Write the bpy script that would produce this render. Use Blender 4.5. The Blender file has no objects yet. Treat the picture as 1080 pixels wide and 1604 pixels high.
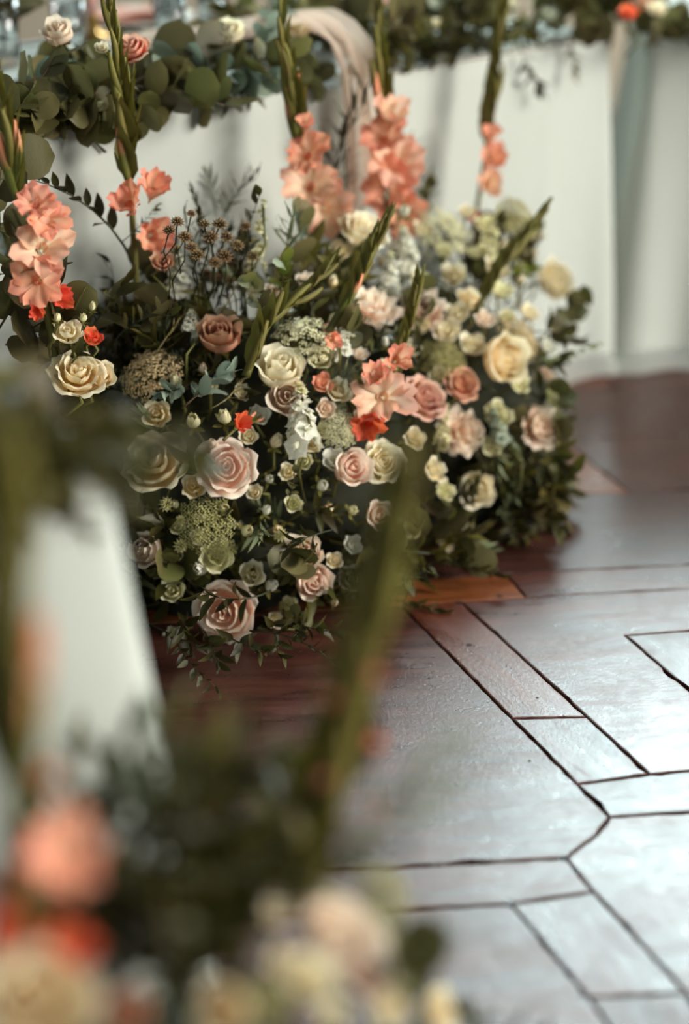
import bpy, bmesh, math, random
from mathutils import Vector, Matrix, Quaternion, noise

# ------------------------------------------------------------------ camera
FPX, PITCH, CH = 2600.0, math.radians(25), 1.314
W, H = 1080, 1604
sc = bpy.context.scene
COL = sc.collection
cam = bpy.data.cameras.new('camera')
cam.sensor_fit = 'VERTICAL'; cam.sensor_height = 36; cam.lens = FPX / H * 36
cam.clip_start = 0.05; cam.clip_end = 100
cam.dof.use_dof = True; cam.dof.focus_distance = 2.50; cam.dof.aperture_fstop = 1.0
co = bpy.data.objects.new('camera', cam); COL.objects.link(co)
co.location = (0, 0, CH); co.rotation_euler = (math.pi / 2 - PITCH, 0, 0)
sc.camera = co
# ------------------------------------------------------------------ world, window light, exposure
wd = bpy.data.worlds.new('hall'); sc.world = wd; wd.use_nodes = True
wd.node_tree.nodes['Background'].inputs[0].default_value = (0.80, 0.94, 0.97, 1)
wd.node_tree.nodes['Background'].inputs[1].default_value = 0.24
def area(name, loc, target, sx, sy, power, col):
    l = bpy.data.lights.new(name, 'AREA'); l.shape = 'RECTANGLE'; l.size = sx; l.size_y = sy
    l.energy = power; l.color = col
    o = bpy.data.objects.new(name, l); COL.objects.link(o); o.location = loc
    o.rotation_euler = (Vector(target) - Vector(loc)).to_track_quat('-Z', 'Y').to_euler()
    return o
WIN1 = dict(x=1.85, y=6.5, z=3.15, w=1.8, h=2.0)
WIN2 = dict(x=5.4, y=0.9, z=2.5, w=3.4, h=2.6)
area('window_daylight', (WIN1['x'], WIN1['y'] - .02, WIN1['z']), (WIN1['x'], 0, WIN1['z']), WIN1['w'], WIN1['h'], 480, (0.78, 0.98, 1.0))
area('side_window_daylight', (WIN2['x'] - .02, WIN2['y'], WIN2['z']), (0, WIN2['y'] + .6, WIN2['z'] - .9), WIN2['w'], WIN2['h'], 690, (1.0, 0.96, 0.88))
vs = sc.view_settings
vs.view_transform = 'Standard'; vs.look = 'None'; vs.gamma = 1; vs.use_curve_mapping = False; vs.exposure = 0.2

# ------------------------------------------------------------------ picture geometry helpers
FW = Vector((0, math.cos(PITCH), -math.sin(PITCH))); UP = Vector((0, math.sin(PITCH), math.cos(PITCH)))
RT = Vector((1, 0, 0)); C0 = Vector((0, 0, CH)); Z = Vector((0, 0, 1))
def ray(x, y): return FW + RT * ((x - 540) / FPX) - UP * ((y - 802) / FPX)
def atz(x, y, z=0.0):
    d = ray(x, y); return C0 + d * ((z - CH) / d.z)
def proj(p):
    q = p - C0; w = q.dot(FW); return 540 + FPX * q.dot(RT) / w, 802 - FPX * q.dot(UP) / w, w
TU = Vector((0.737775, 0.675047, 0)); TN = Vector((-0.675047, 0.737775, 0)); NF, NN = 2.2944, 1.1423
def atplane(x, y, s, n0=NF):
    d = ray(x, y); return C0 + d * ((n0 - s) / TN.dot(d))
def us(u, s, z, n0=NF): return TU * u + TN * (n0 - s) + Z * z
R = random.Random(11)
def rv(a): return Vector((R.uniform(-a, a), R.uniform(-a, a), R.uniform(-a, a)))

# ------------------------------------------------------------------ materials
def lin(c):
    return tuple(((v / 255 / 12.92) if v / 255 <= .04045 else ((v / 255 + .055) / 1.055) ** 2.4) for v in c) + (1,)
MAT = {}
def newmat(name):
    m = bpy.data.materials.new(name); m.use_nodes = True; MAT[name] = m
    nt = m.node_tree; nt.nodes.clear()
    return m, nt, nt.nodes, nt.links
def soft(name, base, tip, trans=.34, rough=.55, var=.10, lo=0.0, hi=1.0, mid=None, mottle=0.0):
    """thin plant tissue: colour runs from the attached end to the free edge of the piece; light passes through"""
    m, nt, N, L = newmat(name)
    out = N.new('ShaderNodeOutputMaterial'); p = N.new('ShaderNodeBsdfPrincipled'); t = N.new('ShaderNodeBsdfTranslucent')
    mx = N.new('ShaderNodeMixShader'); mx.inputs[0].default_value = trans
    uv = N.new('ShaderNodeUVMap'); sp = N.new('ShaderNodeSeparateXYZ'); L.new(uv.outputs[0], sp.inputs[0])
    rp = N.new('ShaderNodeValToRGB'); L.new(sp.outputs[1], rp.inputs[0])
    e = rp.color_ramp.elements; e[0].position = lo; e[0].color = lin(base); e[1].position = hi; e[1].color = lin(tip)
    if mid: q = e.new((lo + hi) / 2); q.color = lin(mid)
    oi = N.new('ShaderNodeObjectInfo'); mr = N.new('ShaderNodeMapRange')
    mr.inputs[3].default_value = 1 - var; mr.inputs[4].default_value = 1 + var; L.new(oi.outputs['Random'], mr.inputs[0])
    hs = N.new('ShaderNodeHueSaturation'); L.new(rp.outputs[0], hs.inputs['Color']); L.new(mr.outputs[0], hs.inputs['Value'])
    mh = N.new('ShaderNodeMapRange'); mh.inputs[3].default_value = .5 - var * .08; mh.inputs[4].default_value = .5 + var * .08
    ml = N.new('ShaderNodeMath'); ml.operation = 'FRACT'; m7 = N.new('ShaderNodeMath'); m7.operation = 'MULTIPLY'; m7.inputs[1].default_value = 7.31
    L.new(oi.outputs['Random'], m7.inputs[0]); L.new(m7.outputs[0], ml.inputs[0]); L.new(ml.outputs[0], mh.inputs[0]); L.new(mh.outputs[0], hs.inputs['Hue'])
    tc = N.new('ShaderNodeTexCoord'); nz = N.new('ShaderNodeTexNoise'); nz.inputs['Scale'].default_value = 60; nz.inputs['Detail'].default_value = 4
    L.new(tc.outputs['Object'], nz.inputs['Vector'])
    bp = N.new('ShaderNodeBump'); bp.inputs['Strength'].default_value = .25; bp.inputs['Distance'].default_value = .002
    L.new(nz.outputs[0], bp.inputs['Height'])
    col = hs.outputs[0]
    if mottle:
        mm = N.new('ShaderNodeMix'); mm.data_type = 'RGBA'; mm.blend_type = 'MULTIPLY'; mm.inputs[0].default_value = mottle
        L.new(col, mm.inputs[6]); L.new(nz.outputs[0], mm.inputs[7]); col = mm.outputs[2]
    L.new(col, p.inputs['Base Color']); L.new(col, t.inputs['Color']); L.new(bp.outputs[0], p.inputs['Normal'])
    p.inputs['Roughness'].default_value = rough; p.inputs['Specular IOR Level'].default_value = .35
    L.new(p.outputs[0], mx.inputs[1]); L.new(t.outputs[0], mx.inputs[2]); L.new(mx.outputs[0], out.inputs[0])
    return m
soft('cream', (236, 196, 108), (244, 232, 200), lo=.15, hi=.8)
soft('ivory', (232, 210, 146), (243, 234, 206), lo=.1, hi=.75)
soft('greencream', (180, 176, 104), (236, 230, 190), lo=.1, hi=.7)
soft('white', (212, 214, 180), (242, 240, 226), lo=.0, hi=.5)
soft('blush', (238, 172, 142), (247, 230, 212), lo=.1, hi=.85)
soft('palepink', (232, 192, 160), (242, 226, 206), lo=.1, hi=.8)
soft('apricot', (196, 112, 78), (230, 184, 152), lo=.15, hi=.95)
soft('mauve', (190, 112, 92), (230, 186, 164), lo=.15, hi=.95)
soft('peach', (243, 214, 178), (244, 162, 134), lo=.1, hi=.9, trans=.4)
soft('peachpale', (247, 232, 200), (246, 190, 162), lo=.15, hi=.95, trans=.4)
soft('coral', (232, 120, 76), (232, 104, 70), lo=.1, hi=.9, trans=.35)
soft('coralrose', (214, 84, 60), (240, 206, 180), lo=.35, hi=1.0)
soft('greenbud', (88, 82, 28), (120, 112, 50), trans=.15, var=.15)
soft('peachbud', (96, 100, 36), (238, 150, 116), lo=.45, hi=.8, trans=.2)
soft('stem', (80, 78, 32), (110, 106, 50), trans=.0, var=.15)
soft('darkstem', (40, 44, 24), (58, 60, 34), trans=.0, var=.2)
soft('woodystem', (70, 52, 34), (86, 66, 44), trans=.0, var=.2)
soft('leaf_dark', (48, 46, 20), (68, 64, 28), trans=.18, rough=.38, var=.3)
soft('leaf_olive', (74, 70, 26), (98, 92, 40), trans=.3, rough=.42, var=.25)
soft('leaf_round', (80, 78, 42), (106, 102, 60), trans=.22, rough=.42, var=.3)
soft('leaf_deep', (78, 74, 44), (104, 96, 60), trans=.3, rough=.4, var=.3)
soft('leaf_grey', (120, 136, 120), (138, 150, 132), trans=.2, rough=.6, var=.14)
soft('leaf_sage', (104, 114, 78), (132, 138, 100), trans=.2, rough=.55, var=.2)
soft('leaf_pale', (150, 160, 136), (176, 184, 164), trans=.2, rough=.5, var=.15)
soft('leaf_lime', (84, 92, 28), (110, 114, 44), trans=.35, rough=.42, var=.2)
soft('umbel', (196, 192, 134), (244, 240, 210), trans=.1, lo=.1, hi=.7, var=.08)
soft('umbeltan', (186, 158, 110), (236, 216, 172), trans=.1, lo=.1, hi=.8, var=.08)
soft('umbelgreen', (146, 142, 84), (208, 200, 142), trans=.1, lo=.1, hi=.8, var=.08)
soft('brownhead', (72, 54, 34), (150, 122, 82), trans=.05, lo=.1, hi=1., var=.2)
soft('wheat', (112, 100, 58), (160, 146, 98), trans=.15, var=.15)
soft('moss', (30, 32, 16), (44, 46, 22), trans=0, rough=.9, mottle=.8)

def clothmat(name, c, trans, weave=900, rough=.85, alpha=1.0):
    m, nt, N, L = newmat(name)
    out = N.new('ShaderNodeOutputMaterial'); d = N.new('ShaderNodeBsdfPrincipled'); t = N.new('ShaderNodeBsdfTranslucent'); mx = N.new('ShaderNodeMixShader')
    tc = N.new('ShaderNodeTexCoord'); n2 = N.new('ShaderNodeTexNoise'); n2.inputs['Scale'].default_value = 6; n2.inputs['Detail'].default_value = 4
    L.new(tc.outputs['Object'], n2.inputs['Vector'])
    wv = N.new('ShaderNodeTexNoise'); wv.inputs['Scale'].default_value = weave; L.new(tc.outputs['Object'], wv.inputs['Vector'])
    ad = N.new('ShaderNodeMath'); ad.operation = 'MULTIPLY_ADD'; ad.inputs[1].default_value = .04
    L.new(wv.outputs[0], ad.inputs[0]); L.new(n2.outputs[0], ad.inputs[2])
    bp = N.new('ShaderNodeBump'); bp.inputs['Strength'].default_value = .25; bp.inputs['Distance'].default_value = .012
    L.new(ad.outputs[0], bp.inputs['Height']); L.new(bp.outputs[0], d.inputs['Normal'])
    d.inputs['Base Color'].default_value = lin(c); t.inputs['Color'].default_value = lin(c)
    d.inputs['Roughness'].default_value = rough; d.inputs['Specular IOR Level'].default_value = .15; mx.inputs[0].default_value = trans
    L.new(d.outputs[0], mx.inputs[1]); L.new(t.outputs[0], mx.inputs[2])
    last = mx
    if alpha < 1:
        tr = N.new('ShaderNodeBsdfTransparent'); m2 = N.new('ShaderNodeMixShader'); m2.inputs[0].default_value = alpha
        L.new(tr.outputs[0], m2.inputs[1]); L.new(mx.outputs[0], m2.inputs[2]); last = m2
    L.new(last.outputs[0], out.inputs[0]); return m
clothmat('linen', (202, 206, 198), .3)
clothmat('hem', (238, 242, 236), .75)  # whiter than the linen: glow of light behind the hem put into its colour
clothmat('chiffon', (244, 220, 202), .5, alpha=.6)
clothmat('napkin', (226, 176, 158), .2)
def plain(name, c, rough=.5, metal=0, trans=0, spec=.5, ior=1.45):
    m, nt, N, L = newmat(name)
    out = N.new('ShaderNodeOutputMaterial'); p = N.new('ShaderNodeBsdfPrincipled')
    tc = N.new('ShaderNodeTexCoord'); n = N.new('ShaderNodeTexNoise'); n.inputs['Scale'].default_value = 14; L.new(tc.outputs['Object'], n.inputs['Vector'])
    hs = N.new('ShaderNodeMix'); hs.data_type = 'RGBA'; hs.inputs[6].default_value = lin(c); hs.inputs[7].default_value = tuple(v * .86 for v in lin(c)[:3]) + (1,)
    L.new(n.outputs[0], hs.inputs[0]); L.new(hs.outputs[2], p.inputs['Base Color'])
    p.inputs['Roughness'].default_value = rough; p.inputs['Metallic'].default_value = metal; p.inputs['Transmission Weight'].default_value = trans
    p.inputs['Specular IOR Level'].default_value = spec; p.inputs['IOR'].default_value = ior
    L.new(p.outputs[0], out.inputs[0]); return m
plain('plaster', (196, 184, 164), .8); plain('paint', (214, 212, 204), .5); plain('table_wood', (110, 80, 54), .5)
plain('porcelain', (236, 234, 226), .2); plain('wax', (226, 168, 156), .45); plain('brass', (170, 130, 70), .3, 1)
plain('glass', (250, 252, 252), .03, trans=1.0, ior=1.48); plain('pane', (225, 235, 240), .05, trans=.9); plain('grout', (20, 12, 9), .8); plain('holeblack', (16, 9, 7), .7)
def woodmat(name, dark, light):
    m, nt, N, L = newmat(name)
    out = N.new('ShaderNodeOutputMaterial'); p = N.new('ShaderNodeBsdfPrincipled')
    tc = N.new('ShaderNodeTexCoord'); oi = N.new('ShaderNodeObjectInfo')
    ad = N.new('ShaderNodeVectorMath'); ad.operation = 'MULTIPLY_ADD'
    cb = N.new('ShaderNodeCombineXYZ'); m9 = N.new('ShaderNodeMath'); m9.operation = 'MULTIPLY'; m9.inputs[1].default_value = 40
    L.new(oi.outputs['Random'], m9.inputs[0]); L.new(m9.outputs[0], cb.inputs[2])
    ad.inputs[1].default_value = (2.2, 16, 1); L.new(tc.outputs['Object'], ad.inputs[0]); L.new(cb.outputs[0], ad.inputs[2])
    gr = N.new('ShaderNodeTexNoise'); gr.inputs['Scale'].default_value = 3; gr.inputs['Detail'].default_value = 8; gr.inputs['Distortion'].default_value = .6
    L.new(ad.outputs[0], gr.inputs['Vector'])
    bl = N.new('ShaderNodeTexNoise'); bl.inputs['Scale'].default_value = 7; bl.inputs['Detail'].default_value = 5; L.new(tc.outputs['Object'], bl.inputs['Vector'])
    fi = N.new('ShaderNodeTexNoise'); fi.inputs['Scale'].default_value = 150; fi.inputs['Detail'].default_value = 6; fi.inputs['Roughness'].default_value = .7; L.new(tc.outputs['Object'], fi.inputs['Vector'])
    rp = N.new('ShaderNodeValToRGB'); e = rp.color_ramp.elements; e[0].position = .3; e[0].color = lin(dark); e[1].position = .75; e[1].color = lin(light)
    L.new(gr.outputs[0], rp.inputs[0])
    hs = N.new('ShaderNodeHueSaturation'); mr = N.new('ShaderNodeMapRange'); mr.inputs[3].default_value = .75; mr.inputs[4].default_value = 1.2
    L.new(oi.outputs['Random'], mr.inputs[0]); L.new(mr.outputs[0], hs.inputs['Value']); L.new(rp.outputs[0], hs.inputs['Color']); L.new(hs.outputs[0], p.inputs['Base Color'])
    r2 = N.new('ShaderNodeMapRange'); r2.inputs[1].default_value = .3; r2.inputs[2].default_value = .7; r2.inputs[3].default_value = .23; r2.inputs[4].default_value = .43
    mm = N.new('ShaderNodeMath'); mm.operation = 'MULTIPLY_ADD'; mm.inputs[1].default_value = .5; hf = N.new('ShaderNodeMath'); hf.operation = 'MULTIPLY'; hf.inputs[1].default_value = .5
    L.new(bl.outputs[0], hf.inputs[0]); L.new(gr.outputs[0], mm.inputs[0]); L.new(hf.outputs[0], mm.inputs[2]); sc2 = N.new('ShaderNodeTexNoise'); sc2.inputs['Scale'].default_value = 28; sc2.inputs['Detail'].default_value = 7; sc2.inputs['Distortion'].default_value = 1.5; L.new(tc.outputs['Object'], sc2.inputs['Vector'])
    m5 = N.new('ShaderNodeMath'); m5.operation = 'MULTIPLY_ADD'; m5.inputs[1].default_value = .45; sb = N.new('ShaderNodeMath'); sb.operation = 'SUBTRACT'; sb.inputs[1].default_value = .5
    L.new(sc2.outputs[0], sb.inputs[0]); L.new(sb.outputs[0], m5.inputs[0]); L.new(mm.outputs[0], m5.inputs[2]); L.new(m5.outputs[0], r2.inputs[0]); L.new(r2.outputs[0], p.inputs['Roughness'])
    b1 = N.new('ShaderNodeBump'); b1.inputs['Strength'].default_value = .4; b1.inputs['Distance'].default_value = .0022; L.new(mm.outputs[0], b1.inputs['Height'])
    b2 = N.new('ShaderNodeBump'); b2.inputs['Strength'].default_value = .42; b2.inputs['Distance'].default_value = .0014; L.new(fi.outputs[0], b2.inputs['Height']); L.new(b1.outputs[0], b2.inputs['Normal'])
    L.new(b2.outputs[0], p.inputs['Normal']); p.inputs['Specular IOR Level'].default_value = .55
    L.new(p.outputs[0], out.inputs[0]); return m
woodmat('wood_brown', (52, 28, 24), (86, 48, 38)); woodmat('wood_red', (70, 32, 22), (98, 50, 32)); woodmat('wood_orange', (98, 52, 26), (136, 76, 40))

# ------------------------------------------------------------------ mesh helpers
def mk(name, vs_, fs, uv=None, smooth=True):
    me = bpy.data.meshes.new(name); me.from_pydata([tuple(v) for v in vs_], [], fs)
    ul = me.uv_layers.new(name='UVMap')
    if uv:
        for lp in me.loops: ul.data[lp.index].uv = uv[lp.vertex_index]
    if smooth: me.polygons.foreach_set('use_smooth', [True] * len(me.polygons))
    me.update(); return me
class MB:
    def __init__(s): s.v = []; s.f = []; s.uv = []
    def add(s, v, f, uv=None, m=None):
        b = len(s.v); s.v += [(m @ Vector(p) if m else Vector(p)) for p in v]; s.f += [tuple(i + b for i in q) for q in f]; s.uv += uv or [(0, 0)] * len(v)
    def grid(s, nu, nv, fn, m=None):
        v = []; uv = []; f = []
        for j in range(nv + 1):
            for i in range(nu + 1):
                a = i / nu * 2 - 1; t = j / nv; v.append(fn(a, t)); uv.append((a * .5 + .5, t))
        for j in range(nv):
            for i in range(nu):
                k = j * (nu + 1) + i; f.append((k, k + 1, k + nu + 2, k + nu + 1))
        s.add(v, f, uv, m); return s
    def tube(s, pts, rad, n=6, cap=True, m=None):
        v = []; uv = []; f = []; k = len(pts)
        for i, p in enumerate(pts):
            p = Vector(p); d = (Vector(pts[min(i + 1, k - 1)]) - Vector(pts[max(i - 1, 0)]))
            q = d.to_track_quat('Z', 'Y') if d.length > 1e-9 else Quaternion()
            r = rad[i] if isinstance(rad, (list, tuple)) else rad
            for a in range(n):
                an = 2 * math.pi * a / n; v.append(p + q @ Vector((r * math.cos(an), r * math.sin(an), 0))); uv.append((a / n, i / (k - 1)))
        for i in range(k - 1):
            for a in range(n): f.append((i * n + a, i * n + (a + 1) % n, (i + 1) * n + (a + 1) % n, (i + 1) * n + a))
        if cap: f += [tuple(reversed(range(n))), tuple(range((k - 1) * n, k * n))]
        s.add(v, f, uv, m); return s
    def lathe(s, prof, n=16, m=None):
        v = []; uv = []; f = []
        for j, (r, z) in enumerate(prof):
            for a in range(n):
                an = 2 * math.pi * a / n; v.append((r * math.cos(an), r * math.sin(an), z)); uv.append((a / n, j / (len(prof) - 1)))
        for j in range(len(prof) - 1):
            for a in range(n): f.append((j * n + a, j * n + (a + 1) % n, (j + 1) * n + (a + 1) % n, (j + 1) * n + a))
        s.add(v, f, uv, m); return s
    def box(s, x0, x1, y0, y1, z0, z1, m=None):
        v = [(x, y, z) for z in (z0, z1) for y in (y0, y1) for x in (x0, x1)]
        s.add(v, [(0, 2, 3, 1), (4, 5, 7, 6), (0, 1, 5, 4), (2, 6, 7, 3), (0, 4, 6, 2), (1, 3, 7, 5)], None, m); return s
    def mesh(s, name, smooth=True): return mk(name, s.v, s.f, s.uv, smooth)
def ob(name, me, mat, parent=None, mtx=None):
    if not me.materials: me.materials.append(MAT[mat])
    o = bpy.data.objects.new(name, me); COL.objects.link(o)
    o.material_slots[0].link = 'OBJECT'; o.material_slots[0].material = MAT[mat]
    if parent: o.parent = parent
    if mtx is not None: o.matrix_basis = mtx
    return o
def tag(o, label, cat=None, group=None, kind=None):
    if label: o['label'] = label
    if cat: o['category'] = cat
    if group: o['group'] = group
    if kind: o['kind'] = kind
    return o
def thing(name, label, cat, mtx, group=None):
    o = bpy.data.objects.new(name, None); COL.objects.link(o); o.empty_display_size = .02; o.matrix_basis = mtx
    return tag(o, label, cat, group)
def T(v): return Matrix.Translation(Vector(v))
def S(*a): return Matrix.Diagonal((a[0], a[-1] if len(a) == 1 else a[1], a[-1], 1))
def RZ(a): return Matrix.Rotation(a, 4, 'Z')
def RX(a): return Matrix.Rotation(a, 4, 'X')
def RY(a): return Matrix.Rotation(a, 4, 'Y')
def frame(p, d, roll=0.0): return T(p) @ d.to_track_quat('Z', 'Y').to_matrix().to_4x4() @ RZ(roll)

# ------------------------------------------------------------------ floor: framed panels of old boards, joints read off the photograph
floor = ob('floor', MB().box(-9, 11, -4, 8, -.06, -.018).mesh('floor', False), 'grout'); floor['kind'] = 'structure'
AD = Vector((-.41, .912, 0)).normalized(); BD = Vector((.9945, .1045, 0))
def board(px, mat, grain, gap=.0011, world=False, seed=0):
    P = [Vector(p) if world else atz(*p) for p in px]
    n = len(P); ar = sum(P[i].x * P[(i + 1) % n].y - P[(i + 1) % n].x * P[i].y for i in range(n))
    if ar < 0: P.reverse()
    c = sum(P, Vector()) / n
    def inset(d):
        o = []
        for i in range(n):
            a, b, e = P[i - 1], P[i], P[(i + 1) % n]
            n1 = Vector((-(b - a).y, (b - a).x, 0)).normalized(); n2 = Vector((-(e - b).y, (e - b).x, 0)).normalized()
            k = (n1 + n2); k = k / max(.35, k.dot(n1)); o.append(b + k * d)
        return o
    base = inset(gap)
    cnt = [max(2, min(60, int((base[(i + 1) % n] - base[i]).length / .014))) for i in range(n)]
    def ring2(d, z, jit):
        pts = inset(d); o = []
        for i in range(n):
            a, b = pts[i], pts[(i + 1) % n]; nn = Vector((-(b - a).y, (b - a).x, 0)).normalized()
            for k in range(cnt[i]):
                q = a.lerp(b, k / cnt[i]); w = noise.noise(q * 55 + Vector((1.3, seed, 0))) * jit + max(0, noise.noise(q * 23 + Vector((9, 1.3, seed))) - .3) * jit * 4
                o.append(q + nn * (0 if k == 0 else abs(w)) + Z * z)
        return o
    rings = [ring2(gap, -.017, .0034), ring2(gap, -.0022, .0034), ring2(gap + .0008, -.0005, .003), ring2(gap + .003, 0, .002)]
    m = len(rings[0]); g = Matrix.Rotation(math.atan2(grain.y, grain.x), 4, 'Z'); M = T(c) @ g; Mi = M.inverted()
    v = [Mi @ p for r in rings for p in r]; f = []
    for j in range(3):
        for i in range(m): f.append((j * m + i, j * m + (i + 1) % m, (j + 1) * m + (i + 1) % m, (j + 1) * m + i))
    f.append(tuple(range(3 * m, 4 * m)))
    o = ob('floor_board', mk('floor_board', v, f, None, False), mat, floor, M)
    return o
BO = [
 ([(-420, 1028), (627, 947), (802, 1125), (904, 1228), (955, 1280), (935, 1307), (886, 1344), (-420, 1416)], 'wood_brown', BD),
 ([(627, 947), (722, 942), (920, 1123), (802, 1125)], 'wood_red', AD),
 ([(802, 1125), (920, 1123), (1018, 1213), (904, 1228)], 'wood_brown', AD),
 ([(722, 942), (824, 935), (1300, 910), (1300, 972), (980, 995), (1214, 1196), (1018, 1213), (920, 1123)], 'wood_brown', BD),
 ([(980, 995), (1300, 972), (1300, 1189), (1214, 1196)], 'wood_brown', AD),
 ([(904, 1228), (1018, 1213), (1214, 1196), (1400, 1180), (1400, 1250), (955, 1280)], 'wood_brown', BD),
 ([(-420, 985), (560, 913), (792, 898), (824, 935), (722, 942), (627, 947), (-420, 1028)], 'wood_orange', BD),
 ([(792, 898), (1400, 868), (1400, 906), (824, 935)], 'wood_brown', BD),
 ([(955, 1280), (1400, 1250), (1700, 2200), (1560, 2150), (1076, 1556), (930, 1397), (886, 1344), (935, 1307)], 'wood_brown', BD),
 ([(-420, 1416), (886, 1344), (930, 1397), (800, 1416), (-420, 1480)], 'wood_brown', BD),
 ([(800, 1416), (930, 1397), (1076, 1556), (922, 1563)], 'wood_brown', AD),
 ([(922, 1563), (1076, 1556), (1560, 2150), (1340, 2160)], 'wood_brown', AD),
 ([(-420, 1480), (800, 1416), (922, 1563), (1340, 2160), (-420, 2250)], 'wood_brown', BD),
 ([(-300, 824), (988, 771), (1400, 751), (1400, 868), (792, 898), (560, 913), (-300, 975)], 'wood_brown', BD),
 ([(-200, 735), (880, 689), (988, 771), (-200, 820)], 'wood_orange', BD),
 ([(880, 689), (1400, 667), (1400, 751), (988, 771)], 'wood_brown', BD),
 ([(-100, 654), (972, 606), (1400, 587), (1400, 667), (880, 689), (-100, 731)], 'wood_brown', BD),
 ([(-100, 618), (930, 574), (972, 606), (-100, 654)], 'wood_red', BD),
 ([(930, 574), (1400, 554), (1400, 587), (972, 606)], 'wood_brown', BD),
]
for i, (p, m, g) in enumerate(BO): board(p, m, g, seed=i * 3.7)
# boards running on past the far table, out of sight of the photograph
q0 = atz(-100, 614); q1 = atz(1400, 552)
far = (q1 - q0).normalized(); fn = Vector((-far.y, far.x, 0))
for i in range(7):
    a = q0 - far * 2.5 + fn * (.005 + .5 * i); b = q1 + far * 2.5 + fn * (.005 + .5 * i)
    for k in range(3):
        p, q = a.lerp(b, k / 3), a.lerp(b, (k + 1) / 3)
        board([p, q, q + fn * .495, p + fn * .495], 'wood_brown', far, world=True, seed=60 + i * 3 + k)
for x, y, r in [(735, 1010, .0045), (673, 987, .0022), (783, 934, .005), (720, 944, .006), (884, 1345, .007), (800, 1417, .006), (672, 1063, .002), (915, 1558, .005), (960, 606, .012), (842, 1093, .002), (830, 1192, .002)]:
    p = atz(x, y); n = 9
    v = [(math.cos(2 * math.pi * k / n) * r * (1 + .3 * R.random()), math.sin(2 * math.pi * k / n) * r * .8, 0) for k in range(n)] + [(math.cos(2 * math.pi * k / n) * r, math.sin(2 * math.pi * k / n) * r * .8, -.004) for k in range(n)]
    f = [tuple(range(n))] + [(k, k + n, (k + 1) % n + n, (k + 1) % n) for k in range(n)]
    ob('nail_hole', mk('nail_hole', v, f, None, False), 'holeblack', floor, T((p.x, p.y, .0006)))

# ------------------------------------------------------------------ walls with the hall's windows (out of the frame, they light it)
def wallwin(name, wname, axis, w, lo, hi, top, sg=1):
    # axis 'y': wall stands at y = w['y'], runs along x;  axis 'x': wall at x = w['x'], runs along y
    c = w['x'] if axis == 'y' else w['y']; a0, a1 = c - w['w'] / 2, c + w['w'] / 2; z0, z1 = w['z'] - w['h'] / 2, w['z'] + w['h'] / 2
    b = MB(); fr = MB(); si = MB(); th = .25; at = w['y'] if axis == 'y' else w['x']
    def bx(B, p, q, e, f, d0, d1):
        if axis == 'y': B.box(p, q, min(at + d0 * sg, at + d1 * sg), max(at + d0 * sg, at + d1 * sg), e, f)
        else: B.box(min(at - d1 * sg, at - d0 * sg), max(at - d1 * sg, at - d0 * sg), p, q, e, f)
    for p, q, e, f in ((lo, a0, 0, top), (a1, hi, 0, top), (a0, a1, 0, z0), (a0, a1, z1, top)): bx(b, p, q, e, f, 0, th)
    o = ob(name, b.mesh(name, False), 'plaster'); o['kind'] = 'structure'
    g = MB(); bx(g, a0, a1, z0, z1, .16, .17)
    wo = ob(wname, g.mesh(wname, False), 'pane'); wo['kind'] = 'structure'
    for k in range(4):
        x = a0 + (a1 - a0) * k / 3; B = MB(); bx(B, x - .03, x + .03, z0, z1, .14, .19); ob('mullion', B.mesh('mullion', False), 'paint', wo)
    for k in range(4):
        z = z0 + (z1 - z0) * k / 3; B = MB(); bx(B, a0, a1, z - .025, z + .025, .142, .188); ob('glazing_bar', B.mesh('glazing_bar', False), 'paint', wo)
wallwin('wall_back', 'window_1', 'y', WIN1, -4.2, 5.65, 5.6)
wallwin('wall_right', 'window_2', 'x', WIN2, -3.5, 6.5, 5.6, -1)

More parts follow.
